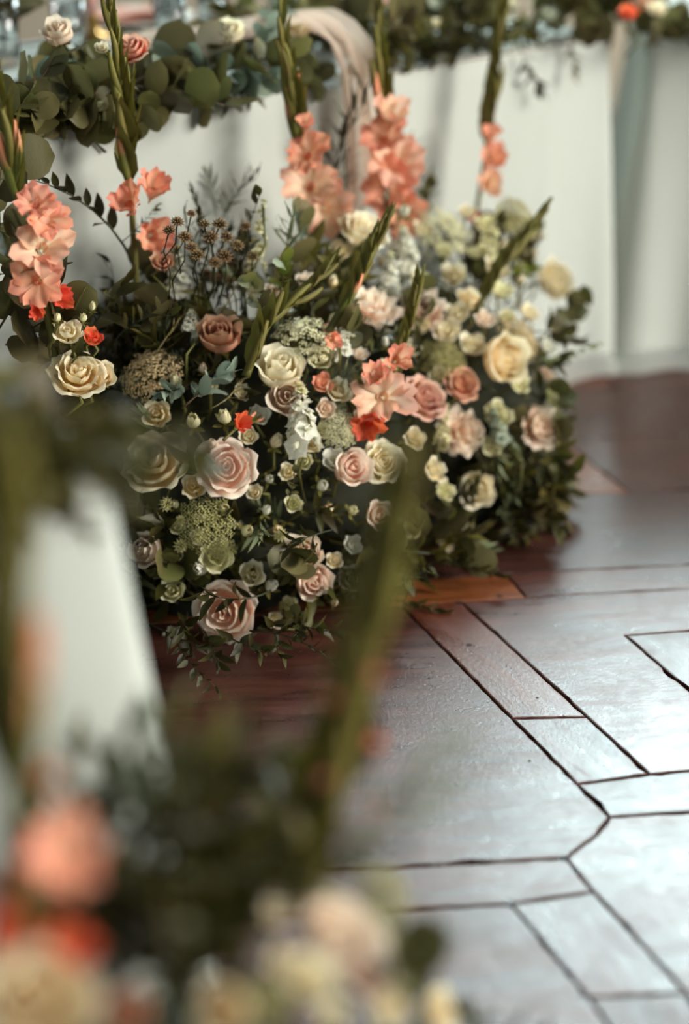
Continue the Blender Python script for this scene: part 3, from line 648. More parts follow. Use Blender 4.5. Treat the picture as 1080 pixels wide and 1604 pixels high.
# ------------------------------------------------------------------ flowers of the large mound
GA = 'flowers of the large mound at the long table'
def face(n, dx=0, dy=0, jit=.12): return (n * .5 - FW * .4 + Z * .2 + RT * dx + UP * dy + rv(jit)).normalized()
DEF = {'cream': 'small cream rose bloom', 'ivory': 'small ivory lisianthus bloom', 'greencream': 'small greenish cream bloom', 'white': 'small white bloom', 'palepink': 'small pale pink bloom', 'apricot': 'small apricot bloom', 'peach': 'small peach bloom'}
BLOOMS = [
 ('half', 345, 527, 39, 'apricot', .10, .35, 'dusty apricot rose below the brown seed heads, unfolding upward'),
 ('half', 440, 580, 41, 'ivory', .15, .55, 'pale ivory rose half open beside the white stock and the lace umbel'),
 ('full', 241, 722, 50, 'cream', .05, .05, 'large cream rose with yellow heart beside the clothed table corner'),
 ('full', 355, 732, 45, 'blush', .12, -.02, 'full blush pink rose above the green lace umbel'),
 ('full', 572, 360, 40, 'ivory', .1, .45, 'large ivory rose directly under the gladiolus with most open florets'),
 ('half', 790, 562, 43, 'cream', .55, -.35, 'large cream rose on the side of the mound facing the open floor'),
 ('half', 868, 440, 35, 'ivory', .7, .0, 'ivory rose jutting out from the mound against the white cloth'),
 ('full', 666, 622, 37, 'mauve', .05, .05, 'dusty mauve pink rose with tight swirl beside the peach gladiolus florets'),
 ('full', 600, 722, 34, 'ivory', -.05, .1, 'ivory rose below the orange gladiolus floret'),
 ('frilly', 722, 676, 36, 'palepink', .1, .0, 'frilled pale blush rose below the dusty mauve rose'),
 ('half', 745, 766, 34, 'ivory', .15, -.25, 'oval ivory rose low on the mound near the dark floor'),
 ('frilly', 849, 668, 36, 'palepink', .5, -.1, 'frilled peach pink carnation at the end of the mound over the floor'),
 ('half', 550, 733, 34, 'blush', .35, -.1, 'pale blush rose seen from its side beside the white stock'),
 ('full', 352, 958, 47, 'blush', -.05, -.1, 'blush rose crossed by dark ruscus leaves near the floor'),
 ('half', 474, 868, 36, 'palepink', -.05, .35, 'pale pink rose with a dark leaf across it low in the mound'),
 ('half', 489, 908, 32, 'blush', .3, -.3, 'blush rose drooping sideways above the round green leaves'),
 ('frilly', 585, 478, 44, 'palepink', -.05, .15, 'frilled pale pink hydrangea like bloom below the white stock'),
 ('frilly', 662, 482, 36, 'blush', .0, .2, 'soft pink frilled bloom behind the short gladiolus bud spike'),
 ('full', 724, 600, 29, 'apricot', .2, .1, 'apricot rose between the dusty mauve rose and the side cream rose'),
 ('small', 681, 736, 21, 'ivory', .0, .05, 'round ivory ranunculus like bloom between the ivory roses'),
 ('small', 697, 768, 19, 'greencream', .1, .2, 'closed greenish cream bloom under the round ivory bloom'),
 ('half', 232, 862, 30, 'palepink', -.2, .1, 'pale pink rose half hidden by the hanging cloth corner'),
 ('half', 450, 622, 34, 'palepink', .0, -.1, 'pale pink rose tucked under the half open ivory rose'),
 ('small', 595, 808, 27, 'palepink', .1, .1, 'pale pink bloom low in the mound, its petals spread'),
 ('small', 700, 844, 19, 'cream', .1, -.2, 'small cream bloom hanging lowest over the dark floor'),
 ('small', 536, 396, 22, 'ivory', 0, .3, None), ('small', 530, 612, 22, 'ivory', .1, .1, None), ('small', 537, 532, 20, 'ivory', .1, .2, None),
 ('small', 246, 650, 24, 'cream', .0, .1, None), ('bud', 303, 662, 24, 'greencream', .1, .3, None), ('bud', 352, 656, 24, 'greencream', -.1, .4, None),
 ('small', 304, 762, 21, 'cream', .0, .0, None), ('small', 271, 925, 21, 'greencream', .0, .1, None), ('small', 278, 1000, 21, 'ivory', -.1, .0, None),
 ('small', 396, 900, 21, 'ivory', .1, .2, None), ('bud', 424, 918, 22, 'white', .1, .2, None), ('small', 340, 872, 27, 'greencream', .1, .0, None),
 ('bud', 385, 832, 20, 'greencream', .3, .1, None), ('bud', 315, 890, 24, 'white', -.2, .1, None), ('small', 524, 722, 20, 'white', -.1, .1, None),
 ('small', 700, 520, 24, 'ivory', .0, .3, None), ('small', 640, 545, 20, 'ivory', .0, .2, None), ('bud', 553, 462, 20, 'white', .0, .2, None),
 ('small', 762, 352, 20, 'greencream', .1, .3, None), ('small', 800, 350, 20, 'greencream', .2, .4, None), ('small', 780, 420, 22, 'ivory', .2, .2, None),
 ('small', 735, 470, 22, 'cream', .1, .2, None), ('small', 715, 490, 20, 'ivory', .0, .2, None), ('bud', 505, 760, 20, 'white', .1, -.1, None),
 ('small', 740, 540, 22, 'ivory', .1, .1, None), ('small', 655, 510, 20, 'greencream', .0, .2, None), ('small', 785, 455, 20, 'greencream', .1, .2, None),
 ('small', 640, 420, 20, 'white', .0, .3, None), ('small', 480, 440, 18, 'palepink', .0, .3, None), ('small', 255, 410, 20, 'apricot', -.1, .3, None),
 ('small', 505, 600, 18, 'peach', .0, .1, None), ('small', 520, 520, 16, 'peach', .0, .2, None), ('small', 780, 650, 24, 'greencream', .2, .1, None),
 ('bud', 335, 700, 20, 'palepink', -.1, .3, None), ('small', 430, 455, 16, 'palepink', .1, .3, None), ('small', 620, 385, 17, 'white', .1, .3, None),
 ('small', 770, 700, 18, 'greencream', .2, .1, None), ('small', 815, 600, 18, 'greencream', .4, .1, None), ('small', 660, 440, 18, 'greencream', 0, .3, None),
 ('small', 830, 490, 18, 'ivory', .4, .2, None), ('small', 475, 900, 14, 'ivory', 0, .1, None), ('small', 240, 700, 14, 'ivory', 0, .1, None),
 ('small', 510, 640, 17, 'palepink', .1, .1, None), ('small', 690, 590, 18, 'ivory', 0, .2, None), ('small', 760, 500, 18, 'palepink', .1, .2, None),
]
for k, x, y, r, m, dx, dy, lb in BLOOMS:
    p, n = MA.hit(x, y, .03 if lb else .022); w = proj(p)[2]
    nm = 'rose' if (lb and k in ('full', 'half')) else ('garden_bloom' if k == 'frilly' else 'lisianthus')
    if lb: note('A', p, lb)
    rose(k, p, face(n, dx, dy), r / FPX * w * 1.06, m, lb or DEF[m] + ' in the large mound, beside the ' + near('A', p), None if lb else GA + ', ' + m, nm)
def inside(x, y):
    return (x - 700) ** 2 / 190 ** 2 + (y - 520) ** 2 / 230 ** 2 < 1 or (x - 420) ** 2 / 170 ** 2 + (y - 740) ** 2 / 260 ** 2 < 1
k = 0; tr = 0
while k < 78 and tr < 8000:
    tr += 1; x, y = R.uniform(240, 860), R.uniform(330, 980); r = R.uniform(14, 24)
    if x < 560 and R.random() < .35: continue
    if not inside(x, y) or any((x - a) ** 2 + (y - b) ** 2 < (c * .9 + r) ** 2 for a, b, c, w in FL): continue
    m = R.choice(['ivory', 'greencream', 'cream', 'white', 'ivory', 'palepink', 'greencream']); p, n = MA.hit(x, y, .012); k += 1
    rose(R.choice(['small', 'small', 'bud']), p, face(n, 0, .15, .3), r / FPX * proj(p)[2], m, DEF[m] + ' in the large mound, beside the ' + near('A', p), GA + ', ' + m, 'lisianthus')
def mp(m, x, y, push=.02, fs=.2): return m.hit(x, y, push, fs)
# lace umbels
for x, y, r, m, dx, dy, lb in [
 (480, 522, 50, 'umbel', .1, .3, 'cream lace umbel of tiny florets above the half open ivory rose'),
 (232, 576, 50, 'umbeltan', -.1, .3, 'tan lace umbel beside the grey eucalyptus rosette'),
 (322, 822, 46, 'umbelgreen', .0, .1, 'greenish lace umbel under the full blush pink rose'),
 (696, 356, 48, 'umbel', .1, .35, 'domed cream lace umbel on top of the mound beside gladiolus florets'),
 (822, 522, 42, 'umbeltan', .4, .1, 'tan green lace umbel above the cream rose facing the open floor'),
 (692, 556, 38, 'umbelgreen', .0, .3, 'greenish lace umbel above the dusty mauve rose'),
 (535, 668, 32, 'umbel', .1, .1, 'small cream lace umbel beside the white stock'),
 (812, 322, 30, 'umbelgreen', .2, .5, 'small green lace umbel standing at the top of the mound against the cloth'),
 (350, 860, 20, 'umbelgreen', .0, .1, 'tiny green lace umbel low in the mound beside cream blooms')]:
    p, n = mp(MA, x, y, .035); note('A', p, lb); umbel(p, face(n, dx, dy), r / FPX * proj(p)[2], m, lb, None)
# white stocks
for (x0, y0), (x1, y1), r, m, lb in [
 ((476, 705), (470, 615), 34, 'white', 'bright white stock spike in the middle of the mound below the ivory rose'),
 ((280, 470), (276, 395), 26, 'white', 'white stock spike beside the brown seed heads'),
 ((298, 522), (300, 492), 18, 'white', 'short white stock beside the dusty apricot rose'),
 ((400, 430), (412, 320), 20, 'greencream', 'tall loose cream stock spike standing in front of the cloth'),
 ((608, 470), (612, 405), 24, 'white', 'white stock spike under the large ivory rose at the top'),
 ((640, 405), (632, 360), 20, 'white', 'short white stock beside the domed lace umbel'),
 ((760, 400), (782, 330), 20, 'greencream', 'greenish stock spike behind the long diagonal bud spike'),
 ((690, 700), (700, 640), 16, 'greencream', 'small greenish stock between pale blush rose and mauve rose'),
 ((540, 560), (530, 510), 18, 'white', 'white stock tip among the peach blooms beside the cream umbel'),
 ((790, 700), (770, 640), 20, 'leaf_pale', 'grey green stock leaves and buds at the open end of the mound')]:
    a, n = mp(MA, x0, y0, .03); b = atplane(x1, y1, NF - TN.dot(a) - .02); stock(a, b, r / FPX * proj(a)[2], m, lb, None)
# brown seed heads
for x, y, r in [(290, 372, 14), (278, 348, 12), (300, 335, 9), (330, 372, 15), (352, 402, 15), (322, 430, 14), (372, 415, 14), (344, 352, 15), (265, 362, 12), (310, 400, 13), (372, 385, 13), (396, 402, 12), (340, 435, 13), (360, 440, 13), (320, 352, 12), (385, 355, 11), (300, 388, 12), (388, 432, 12), (355, 372, 13), (336, 412, 13)]:
    p, n = mp(MA, x, y, .06, .24); podhead(p, (n * .3 + Z * .7 - FW * .3 + rv(.2)).normalized(), r / FPX * proj(p)[2], 'brownhead', 'brown dried astrantia head in the cluster at the top of the mound', 'brown seed heads on the mound')
for x, y, r in [(261, 790, 13), (283, 855, 12), (310, 842, 9), (440, 838, 12), (470, 850, 11), (283, 815, 9)]:
    p, n = mp(MA, x, y, .03); podhead(p, face(n), r / FPX * proj(p)[2], 'umbelgreen', 'pale green starry astrantia head beside the green lace umbel', 'pale starry heads low in the mound')
# tall gladioli of the mound
gladiolus([(222, 560), (212, 420), (205, 300), (198, 200), (186, 120), (168, 8)], .10, NF, [(200, 318, 30, -.15, .2, 'peach', True), (243, 294, 30, .35, .5, 'peach', True), (240, 368, 32, .2, -.1, 'peach', True)],
          'gladiolus with long green tip and three barely open peach florets', buds=11, b0=.055, bstart=.42, r0=.007)
gladiolus([(508, 470), (490, 380), (470, 240), (458, 160), (446, 100), (434, -60)], .12, NF, [(480, 196, 17, .1, .6, 'peach', True), (482, 240, 34, -.1, .3, 'peach', False), (486, 288, 40, .0, .15, 'peachpale', False), (512, 325, 42, .1, -.1, 'peachpale', False)],
          'gladiolus leaning slightly with cream throated peach florets beside the silk runner', buds=11, b0=.055, bstart=.42, r0=.007)
gladiolus([(625, 440), (612, 330), (602, 200), (594, 120), (588, -50)], .10, NF, [(612, 178, 30, .15, .4, 'peachpale', True), (602, 215, 38, -.2, .25, 'peach', False), (622, 255, 42, .1, .15, 'peachpale', False), (606, 290, 40, -.15, .05, 'peach', False), (630, 330, 38, .25, -.2, 'peach', False)],
          'gladiolus most thickly set with peach florets, above the large ivory rose', buds=10, b0=.055, bstart=.5, r0=.007)
gladiolus([(735, 430), (745, 345), (760, 250), (770, 170), (784, 60), (800, -40)], .10, NF, [(768, 212, 18, .1, .5, 'peach', True), (772, 250, 24, .3, .2, 'peach', True), (766, 288, 26, .2, .1, 'peachpale', True), (742, 340, 14, 0, 0, 'coral', True)],
          'slender gladiolus with narrow peach florets at the end of the mound', buds=10, b0=.05, bstart=.45, r0=.006)
def spike(px, push, fl, lb, **k):
    k['b0'] *= .8
    a, n = mp(MA, *px[0], push); s = NF - TN.dot(a); gladiolus(px, s, NF, fl, lb, **k)
spike([(515, 520), (560, 440), (585, 385), (608, 342)], .05, [(522, 530, 16, .2, -.1, 'peach', True)], 'green gladiolus bud spike crossing in front of the large ivory rose', buds=9, b0=.045, bstart=.15, r0=.007, peachb=1)
spike([(612, 600), (635, 530), (648, 480), (656, 436)], .05, [(622, 562, 26, .1, .1, 'peach', True), (600, 620, 44, .0, .05, 'peachpale', False), (578, 664, 26, -.1, -.2, 'coral', True), (592, 590, 22, -.2, .3, 'peach', True)],
      'short gladiolus with green bud tip, peach florets and one orange floret below', buds=8, b0=.042, bstart=.15, r0=.006, peachb=0)
spike([(745, 490), (785, 420), (820, 375), (855, 328)], .05, [], 'long green gladiolus bud spike leaning out over the side of the mound', buds=9, b0=.045, bstart=.1, r0=.006, peachb=0)
spike([(385, 590), (420, 510), (470, 465), (520, 412)], .05, [], 'green gladiolus bud spike lying diagonally beside the dusty apricot rose', buds=9, b0=.055, bstart=.05, r0=.007, peachb=0)
spike([(350, 690), (375, 668), (398, 660)], .04, [(378, 664, 17, .5, .2, 'coral', True)], 'single orange gladiolus floret above the full blush pink rose', buds=2, b0=.03, r0=.003)

# ------------------------------------------------------------------ flower clump beside the table corner
gladiolus([(92, 600), (72, 480), (42, 370), (24, 290), (8, 200), (-10, 120)], .24, NF, [(56, 318, 30, .1, .4, 'peach', False), (70, 340, 34, .35, .1, 'peach', False), (68, 385, 42, .25, .1, 'peachpale', False), (58, 438, 42, .0, -.1, 'peach', False), (92, 465, 22, .5, 0, 'coral', True), (58, 486, 14, 0, -.3, 'coral', True)],
          'gladiolus with wide open salmon florets standing beside the hanging cloth', buds=8, b0=.05, bstart=.55, r0=.007)
def bl(k, x, y, r, m, dx, dy, lb, nm='rose', grp=None):
    p, n = mp(MBB, x, y, .03, .26); rose(k, p, face(n, dx, dy), r / FPX * proj(p)[2], m, lb, grp, nm)
bl('full', 122, 584, 45, 'cream', .0, .35, 'yellowish cream rose rising just above the greenery on the table corner')
bl('half', 158, 588, 26, 'cream', .4, .1, 'cream rose pressed against the yellowish cream rose')
bl('small', 106, 520, 25, 'ivory', -.1, .2, 'ivory lisianthus bloom among pointed buds beside the gladiolus', 'lisianthus')
for x, y, dx in [(130, 500, 0), (144, 482, .1), (90, 500, -.1), (20, 606, 0)]:
    bl('bud', x, y, 13, 'greencream', dx, .7, 'pointed greenish lisianthus bud above the yellowish cream rose', 'lisianthus_bud', 'pointed buds beside the table corner')
bl('small', 145, 528, 18, 'coral', .1, .2, 'small coral bloom behind the pointed lisianthus buds', 'garden_bloom')
GB = 'leaf sprigs beside the clothed table corner'
for x, y, dx, dy, k in [(-10, 390, -.1, .4, 'deep'), (0, 450, .1, .2, 'deep'), (10, 540, .2, 0, 'deep'), (60, 560, .3, .1, 'ruscus'), (30, 500, -.2, .3, 'ruscus'), (70, 540, .2, .4, 'ruscus'), (100, 560, .4, .3, 'ruscus'), (-5, 520, .2, .3, 'deep'), (45, 590, .2, .2, 'ruscus'), (160, 560, .3, .5, 'vine'), (80, 600, 0, .3, 'deep')]:
    p, n = mp(MBB, x, y, -.09, .2); sprig(k, p, (n * .5 + RT * dx + UP * dy - FW * .3).normalized(), {'deep': 'dark round leaved eucalyptus in the clump beside the table corner', 'ruscus': 'dark ruscus sprig in the clump beside the table corner', 'vine': 'small leaved vine in the clump beside the table corner'}[k], GB + ', ' + k)

# ------------------------------------------------------------------ foliage of the large mound
def pxs(k, pts, lb, grp=None, scale=1.0, push=0.0, fs=.1, mat=None, m=MA, roll=None, var=None):
    (x0, y0), (x1, y1) = pts; a, n = m.hit(x0, y0, push, fs); s = m.n0 - TN.dot(a); b = atplane(x1, y1, s + .015, m.n0)
    d = b - a; Ls = KIND[k][3]; sprig(k, a, d.normalized(), lb, grp, d.length / (Ls * .95) * scale, roll, var, mat=mat)
pxs('vine', ((212, 420), (118, 195)), 'dark thin vine with small leaves arching up against the cloth', fs=.1, roll=.4)
pxs('vine', ((190, 380), (262, 322)), 'short dark vine lying over the barely open peach florets', fs=.13)
pxs('fan', ((345, 350), (375, 258)), 'narrow leaved dark sprig standing up against the cloth behind the seed heads', fs=.05)
pxs('fan', ((330, 360), (296, 316)), 'small narrow leaved sprig leaning out beside the seed heads', fs=.07)
pxs('olive', ((360, 360), (345, 280)), 'greyish narrow leaved sprig blurred against the cloth', fs=.03)
pxs('fan', ((540, 330), (556, 228)), 'narrow leaved sprig standing between the two thickest gladioli', fs=.05)
pxs('fan', ((520, 340), (500, 155)), 'long narrow leaved sprig rising behind the leaning gladiolus', fs=.05)
pxs('olive', ((560, 340), (600, 262)), 'fine leaved olive sprig beside the thickly set gladiolus', fs=.06)
pxs('fan', ((655, 330), (658, 225)), 'narrow leaved sprig beside the peach gladiolus against the cloth', fs=.05)
pxs('eucalyptus', ((655, 350), (690, 282)), 'round leaved eucalyptus sprig standing behind the domed umbel', fs=.06)
pxs('olive', ((450, 420), (445, 320)), 'soft grey feathery sprig behind the loose stock spike', fs=.1, mat='leaf_sage')
pxs('olive', ((470, 410), (478, 340)), 'grey feathery sprig below the leaning gladiolus', fs=.1, mat='leaf_grey')
pxs('grey', ((285, 640), (345, 585)), 'grey blue eucalyptus rosette below the dusty apricot rose', push=.045, scale=1.15)
pxs('grey', ((300, 600), (255, 625)), 'grey blue eucalyptus sprig beside the tan umbel', push=.03)
pxs('lime', ((440, 470), (437, 415)), 'translucent green round leaf sprig above the diagonal bud spike', push=.03)
pxs('eucalyptus', ((420, 500), (390, 440)), 'dull green eucalyptus sprig above the dusty apricot rose', push=.03)
pxs('lime', ((440, 985), (510, 985)), 'bright round green leaves resting at the foot of the mound', push=.04, scale=1.25)
pxs('eucalyptus', ((420, 960), (470, 950)), 'round grey green leaves beside the crossed blush rose', push=.04, scale=1.2)
pxs('eucalyptus', ((520, 940), (565, 905)), 'round leaves behind the blurred yellow green gladiolus tip', push=.03, scale=1.1)
pxs('eucalyptus', ((450, 790), (470, 745)), 'round leaf sprig in the dark hollow of the mound', push=.03)
pxs('ruscus', ((425, 925), (330, 975)), 'dark ruscus sprig lying across the low blush rose', push=.06, scale=1.0)
pxs('ruscus', ((520, 830), (440, 850)), 'dark ruscus sprig lying across the low pale pink rose', push=.06, scale=.9)
pxs('lime', ((800, 440), (836, 412)), 'bright green leaves behind the ivory rose jutting out', push=.03)
pxs('ruscus', ((830, 520), (915, 512)), 'dark pointed sprig sticking out of the mound toward the cloth hem', push=.02, fs=.15)
pxs('vine', ((820, 560), (910, 580)), 'thin sprig with pale buds reaching over the floor edge', push=.02, fs=.2, mat='leaf_sage')
pxs('vine', ((800, 690), (880, 760)), 'curly dark sprig hanging over the orange floor board', push=.02, fs=.3)
pxs('olive', ((770, 640), (790, 735)), 'sage sprig hanging at the open end of the mound', push=.04, mat='leaf_sage')
pxs('olive', ((760, 650), (815, 700)), 'sage leaf sprig hanging beside the peach pink carnation', push=.04, mat='leaf_sage')
pxs('drygrass', ((240, 560), (290, 480)), 'dried straw coloured grass above the tan umbel', push=.03, scale=.9)
pxs('drygrass', ((345, 500), (370, 440)), 'dried grass tuft behind the dusty apricot rose', push=.02, scale=.9)
pxs('drygrass', ((330, 640), (400, 610)), 'thin dried grass arching above the small cream buds', push=.05, scale=.9)
LBL = {'ruscus': 'dark ruscus sprig', 'olive': 'sage narrow leaved sprig', 'eucalyptus': 'round leaved eucalyptus sprig', 'lush': 'olive green leafy sprig', 'deep': 'dark round leaved sprig', 'vine': 'small leaved vine'}
def blocked(p, d, L_, k=.9):
    if proj(p + d * L_)[0] > 893 and p.y > 2.2 and p.z < .7: return True
    for f in (.55, .8, 1.05):
        x, y, w = proj(p + d * L_ * f)
        for fx, fy, fr, fw in FL:
            if w < fw + .03 and (x - fx) ** 2 + (y - fy) ** 2 < (fr * k) ** 2: return True
    return False
def fill(m, n, kinds, zone, grp, depth=.1, sc_=(.75, 1.05), zmax=9):
    made = tries = 0
    while made < n and tries < n * 12:
        tries += 1; q = m.sample()
        if not q: continue
        p, nn = q
        if nn.dot(C0 - p) < -.25 or p.z > zmax: continue
        k = R.choice(kinds); s = R.uniform(*sc_); d = (nn * .7 + rv(.6) + Z * .15).normalized(); Ls = KIND[k][3] * s
        base = p - d * depth
        if base.z < .02: base.z = .02
        tip = base + d * Ls
        if tip.z < .02: d.z += (.03 - tip.z) / Ls; d.normalize()
        if blocked(base, d, Ls): continue
        sprig(k, base, d, LBL[k] + {'A': ' in the large mound next to the ', 'C': ' in the table corner bouquet near the '}[zone] + near(zone, tip), grp + ', ' + k, s); made += 1
fill(MA, 195, ['ruscus', 'ruscus', 'ruscus', 'lush', 'lush', 'eucalyptus', 'olive', 'vine', 'deep'], 'A', 'filler foliage of the large mound')
fill(MA, 60, ['ruscus', 'lush', 'ruscus', 'eucalyptus', 'vine'], 'A', 'filler foliage of the large mound', .07, zmax=.2)
for i in range(22):
    x, y = R.uniform(225, 410), R.uniform(395, 500); k = R.choice(['lush', 'ruscus', 'olive', 'ruscus']); p, n = mp(MA, x, y, -.06, R.uniform(.08, .2)); sprig(k, p, (Z + rv(.35)).normalized(), LBL[k] + ' rising among the brown seed heads of the mound', 'sprigs among the brown seed heads, ' + k, R.uniform(.3, .5), mat='leaf_dark' if k != 'ruscus' else None)
# leaves creeping out along the floor line
for x, y in [(270, 1030), (310, 1040), (350, 1035), (390, 1045), (430, 1040), (470, 1030), (500, 1010), (540, 960), (580, 910), (620, 880), (660, 868), (720, 830), (760, 790), (800, 770), (330, 1010), (450, 1015)]:
    a = atz(x, y - 30, .05) + TN * .06; d = (-TN * .8 + TU * R.uniform(-.7, .7) + Z * R.uniform(-.05, .25)).normalized()
    a.z = max(.03, a.z); sprig(R.choice(['ruscus', 'ruscus', 'vine', 'lush']), a, d, 'dark leaf sprig spreading over the floor at the foot of the large mound', 'sprigs at the foot of the large mound', .7)

# ------------------------------------------------------------------ garland and things on the long table
def edge(t, s, z): return CF - TU * t - TN * s + Z * z
TZ = .752
def gbloom(k, x, y, r, m, z, lb, nm='rose', dy=.2, grp=None):
    p = atz(x, y, z) if z < .8 or x > 900 else atplane(x, y, .065 if 150 < x < 300 else -.02 if x < 500 else -.05); w = proj(p)[2]; rose(k, p, (-FW * .7 + Z * .5 + UP * dy + rv(.15)).normalized(), r / FPX * w, m, lb, grp, nm, L_=.09)
gbloom('full', 204, 74, 32, 'coralrose', .83, 'coral rose with cream outer petals in the garland beside the tall green tip')
gbloom('half', 92, 52, 30, 'palepink', .84, 'cream pink rose behind the dark round leaves of the garland')
gbloom('half', 360, 52, 28, 'ivory', .83, 'ivory rose in the garland between two gladiolus tips')
gbloom('small', 158, 166, 13, 'greencream', .78, 'small greenish cream bloom at the edge of the garland', 'lisianthus')
gbloom('small', 160, 75, 13, 'ivory', .83, 'tiny ivory bloom beside the coral rose', 'lisianthus')
gbloom('small', 470, 45, 20, 'cream', .83, 'cream bloom in the garland beside the silk runner', 'lisianthus')
for x, y in [(686, 36), (664, 50), (780, 20), (800, 6), (740, 14), (840, 6)]: gbloom('small', x, y, 12, 'ivory', .82, 'tiny ivory bloom in the leafy end of the garland', 'lisianthus', grp='ivory blooms at the garland end')
for x, y, m in [(985, 20, 'coral'), (1030, 14, 'ivory'), (1010, 4, 'apricot')]:
    gbloom('small', x, y, 18, m, .82, {'coral': 'orange', 'ivory': 'ivory', 'apricot': 'apricot'}[m] + ' bloom in the garland on the table with bluish white cloth', 'garden_bloom')
GG = 'eucalyptus sprigs of the long table garland'
for x, y, l in [(204, 74, 'coral rose'), (92, 52, 'cream pink rose'), (30, 90, 'cut glass vase'), (280, 90, 'crystal tumbler'), (360, 52, 'ivory garland rose'), (440, 80, 'leaning gladiolus tip'), (540, 80, 'chiffon runner'), (590, 80, 'tip of the thickest gladiolus'), (680, 50, 'tiny ivory blooms'), (785, 50, 'slender gladiolus tip'), (900, 40, 'dangling green sprig'), (960, 40, 'angled table')]: NAMED['G'].append((atz(x, y, .8), l))
t = -.02
while t < 2.05:
    x = proj(edge(t, 0, TZ))[0]
    for j in range(3 if x < 530 else 5):
        kd = (R.choice(['deep', 'deep', 'eucalyptus', 'eucalyptus', 'deep', 'grey']) if x < 530 else R.choice(['deep', 'ruscus', 'lush', 'pale', 'eucalyptus', 'ruscus', 'deep', 'lush']))
        s = R.choice((R.uniform(-.2, -.05), R.uniform(-.04, .012), R.uniform(-.04, .012))); d = (TU * R.choice((-1, 1)) * R.uniform(.3, 1) - TN * R.uniform(-.25, .4) + Z * R.uniform(-.12, .45 if x > 420 else .18)).normalized()
        if x > 530 and s < -.05: s *= 1.5
        if abs(x - 540) < 95 and s > -.12: s = R.uniform(-.26, -.14); d = (d + TN * .8).normalized()
        b = edge(t + R.uniform(-.03, .03), s, TZ + R.uniform(.012, .06 if x > 420 else .04))
        sz = R.uniform(.8, 1.2) * (1.1 if x < 420 else 1.0)
        if blocked(b, d, KIND[kd][3] * sz, .8): continue
        sprig(kd, b, d, {'deep': 'dark round leaved eucalyptus sprig in the garland near the ', 'eucalyptus': 'olive round leaved eucalyptus sprig in the garland near the ', 'grey': 'silver grey eucalyptus sprig in the garland near the ',
              'ruscus': 'dark ruscus sprig in the garland near the ', 'lush': 'bright olive leaf sprig in the garland near the ', 'pale': 'pale leaf sprig in the garland near the '}[kd] + near('G', b + d * .1), GG + ', ' + kd, sz)
    t += .065
def hang(x, y, x1, y1, k, lb, grp=None, mat=None):
    a = atplane(x, y, .02); b = atplane(x1, y1, .035); d = b - a; sprig(k, a, d.normalized(), lb, grp, d.length / KIND[k][3] * 1.35, mat=mat)
hang(812, 60, 824, 132, 'ruscus', 'dark leaves hanging from the garland over the cloth beside the slender gladiolus')
hang(892, 55, 902, 100, 'lush', 'short green sprig dangling from the garland near the table end')
hang(340, 110, 392, 150, 'ruscus', 'grey brown leaves drooping over the cloth edge between two gladioli', mat='leaf_deep')
hang(55, 120, 40, 175, 'deep', 'large dark round leaves drooping over the cloth edge beside the tall green tip')
hang(110, 105, 115, 160, 'eucalyptus', 'olive round leaves drooping over the cloth edge')
for i in range(22):
    p = CR - AR * (1.68 - i * .025) - BR * R.uniform(-.2, .0) + Z * (TZ + R.uniform(.01, .05)); d = (AR * R.uniform(-1, 1) - BR * .4 + Z * R.uniform(-.1, .3)).normalized()
    sprig(R.choice(['ruscus', 'deep']), p, d, 'dark leaf sprig in the garland on the table with bluish white cloth', 'garland sprigs on the angled table', .9)
for i in (1, 3): 
    p = CR - AR * (1.6 - i * .1) - BR * .03 + Z * .745; sprig('ruscus', p, (-BR * .3 - Z * .9 + AR * .2).normalized(), 'dark leaves hanging over the bluish white cloth', 'leaves hanging over the bluish cloth', .45)
# eucalyptus standing in a cut glass vase
def lathe_thing(name, prof, mat, p, label, cat, grp=None, n=18):
    o = ob(name, MB().lathe(prof, n).mesh(name), mat, None, T(p)); return tag(o, label, cat, grp)
GP = [(.0, .0), (.034, .0), (.036, .006), (.033, .05), (.038, .12), (.035, .12), (.030, .05), (.031, .012), (0, .010)]
pv = atz(32, 105, TZ)
lathe_thing('cut_glass_vase', GP, 'glass', pv + TN * .06, 'cut glass vase with a few stems on the long table', 'vase', n=12)
for dx, dy, lb in ((.35, .9, 'round leaved eucalyptus stem leaning out of the cut glass vase'), (.1, 1, 'upright eucalyptus stem in the cut glass vase')):
    sprig('deep', pv + TN * .06 + Z * .012, (RT * dx * .6 + Z * dy).normalized(), lb, None, 1.15)
for x, y, lb in [(276, 50, 'cut crystal tumbler behind the garland beside the pink napkin'), (344, 28, 'small crystal tumbler beside the taper candle'), (118, 60, 'crystal tumbler between cream pink rose and candle'), (455, 30, 'crystal tumbler behind the silk runner'), (640, 12, 'crystal tumbler behind the leafy end of the garland')]:
    lathe_thing('crystal_tumbler', [(r * .95, z * .8) for r, z in GP], 'glass', atz(x, y + 22, TZ) + TN * .02, lb, 'glass', n=10)
for x, y, lb in [(160, 62, 'pale pink taper candle standing behind the coral rose'), (362, 40, 'pale pink taper candle standing behind the ivory rose')]:
    p = atz(x, y, TZ) + TN * .03; c = thing('taper_candle', lb, 'candle', T(p))
    ob('candle_holder', MB().lathe([(0, 0), (.035, 0), (.035, .006), (.012, .012), (.012, .04), (.015, .045), (0, .045)], 14).mesh('candle_holder'), 'brass', c)
    ob('wax_stick', MB().tube([(0, 0, .04), (0, 0, .28)], [.0115, .009], 12).mesh('wax_stick'), 'wax', c); ob('wick', MB().tube([(0, 0, .28), (.001, 0, .29)], .001, 5).mesh('wick'), 'holeblack', c)
PLP = [(0, 0), (.06, 0), (.13, .018), (.132, .021), (.062, .006), (0, .005)]
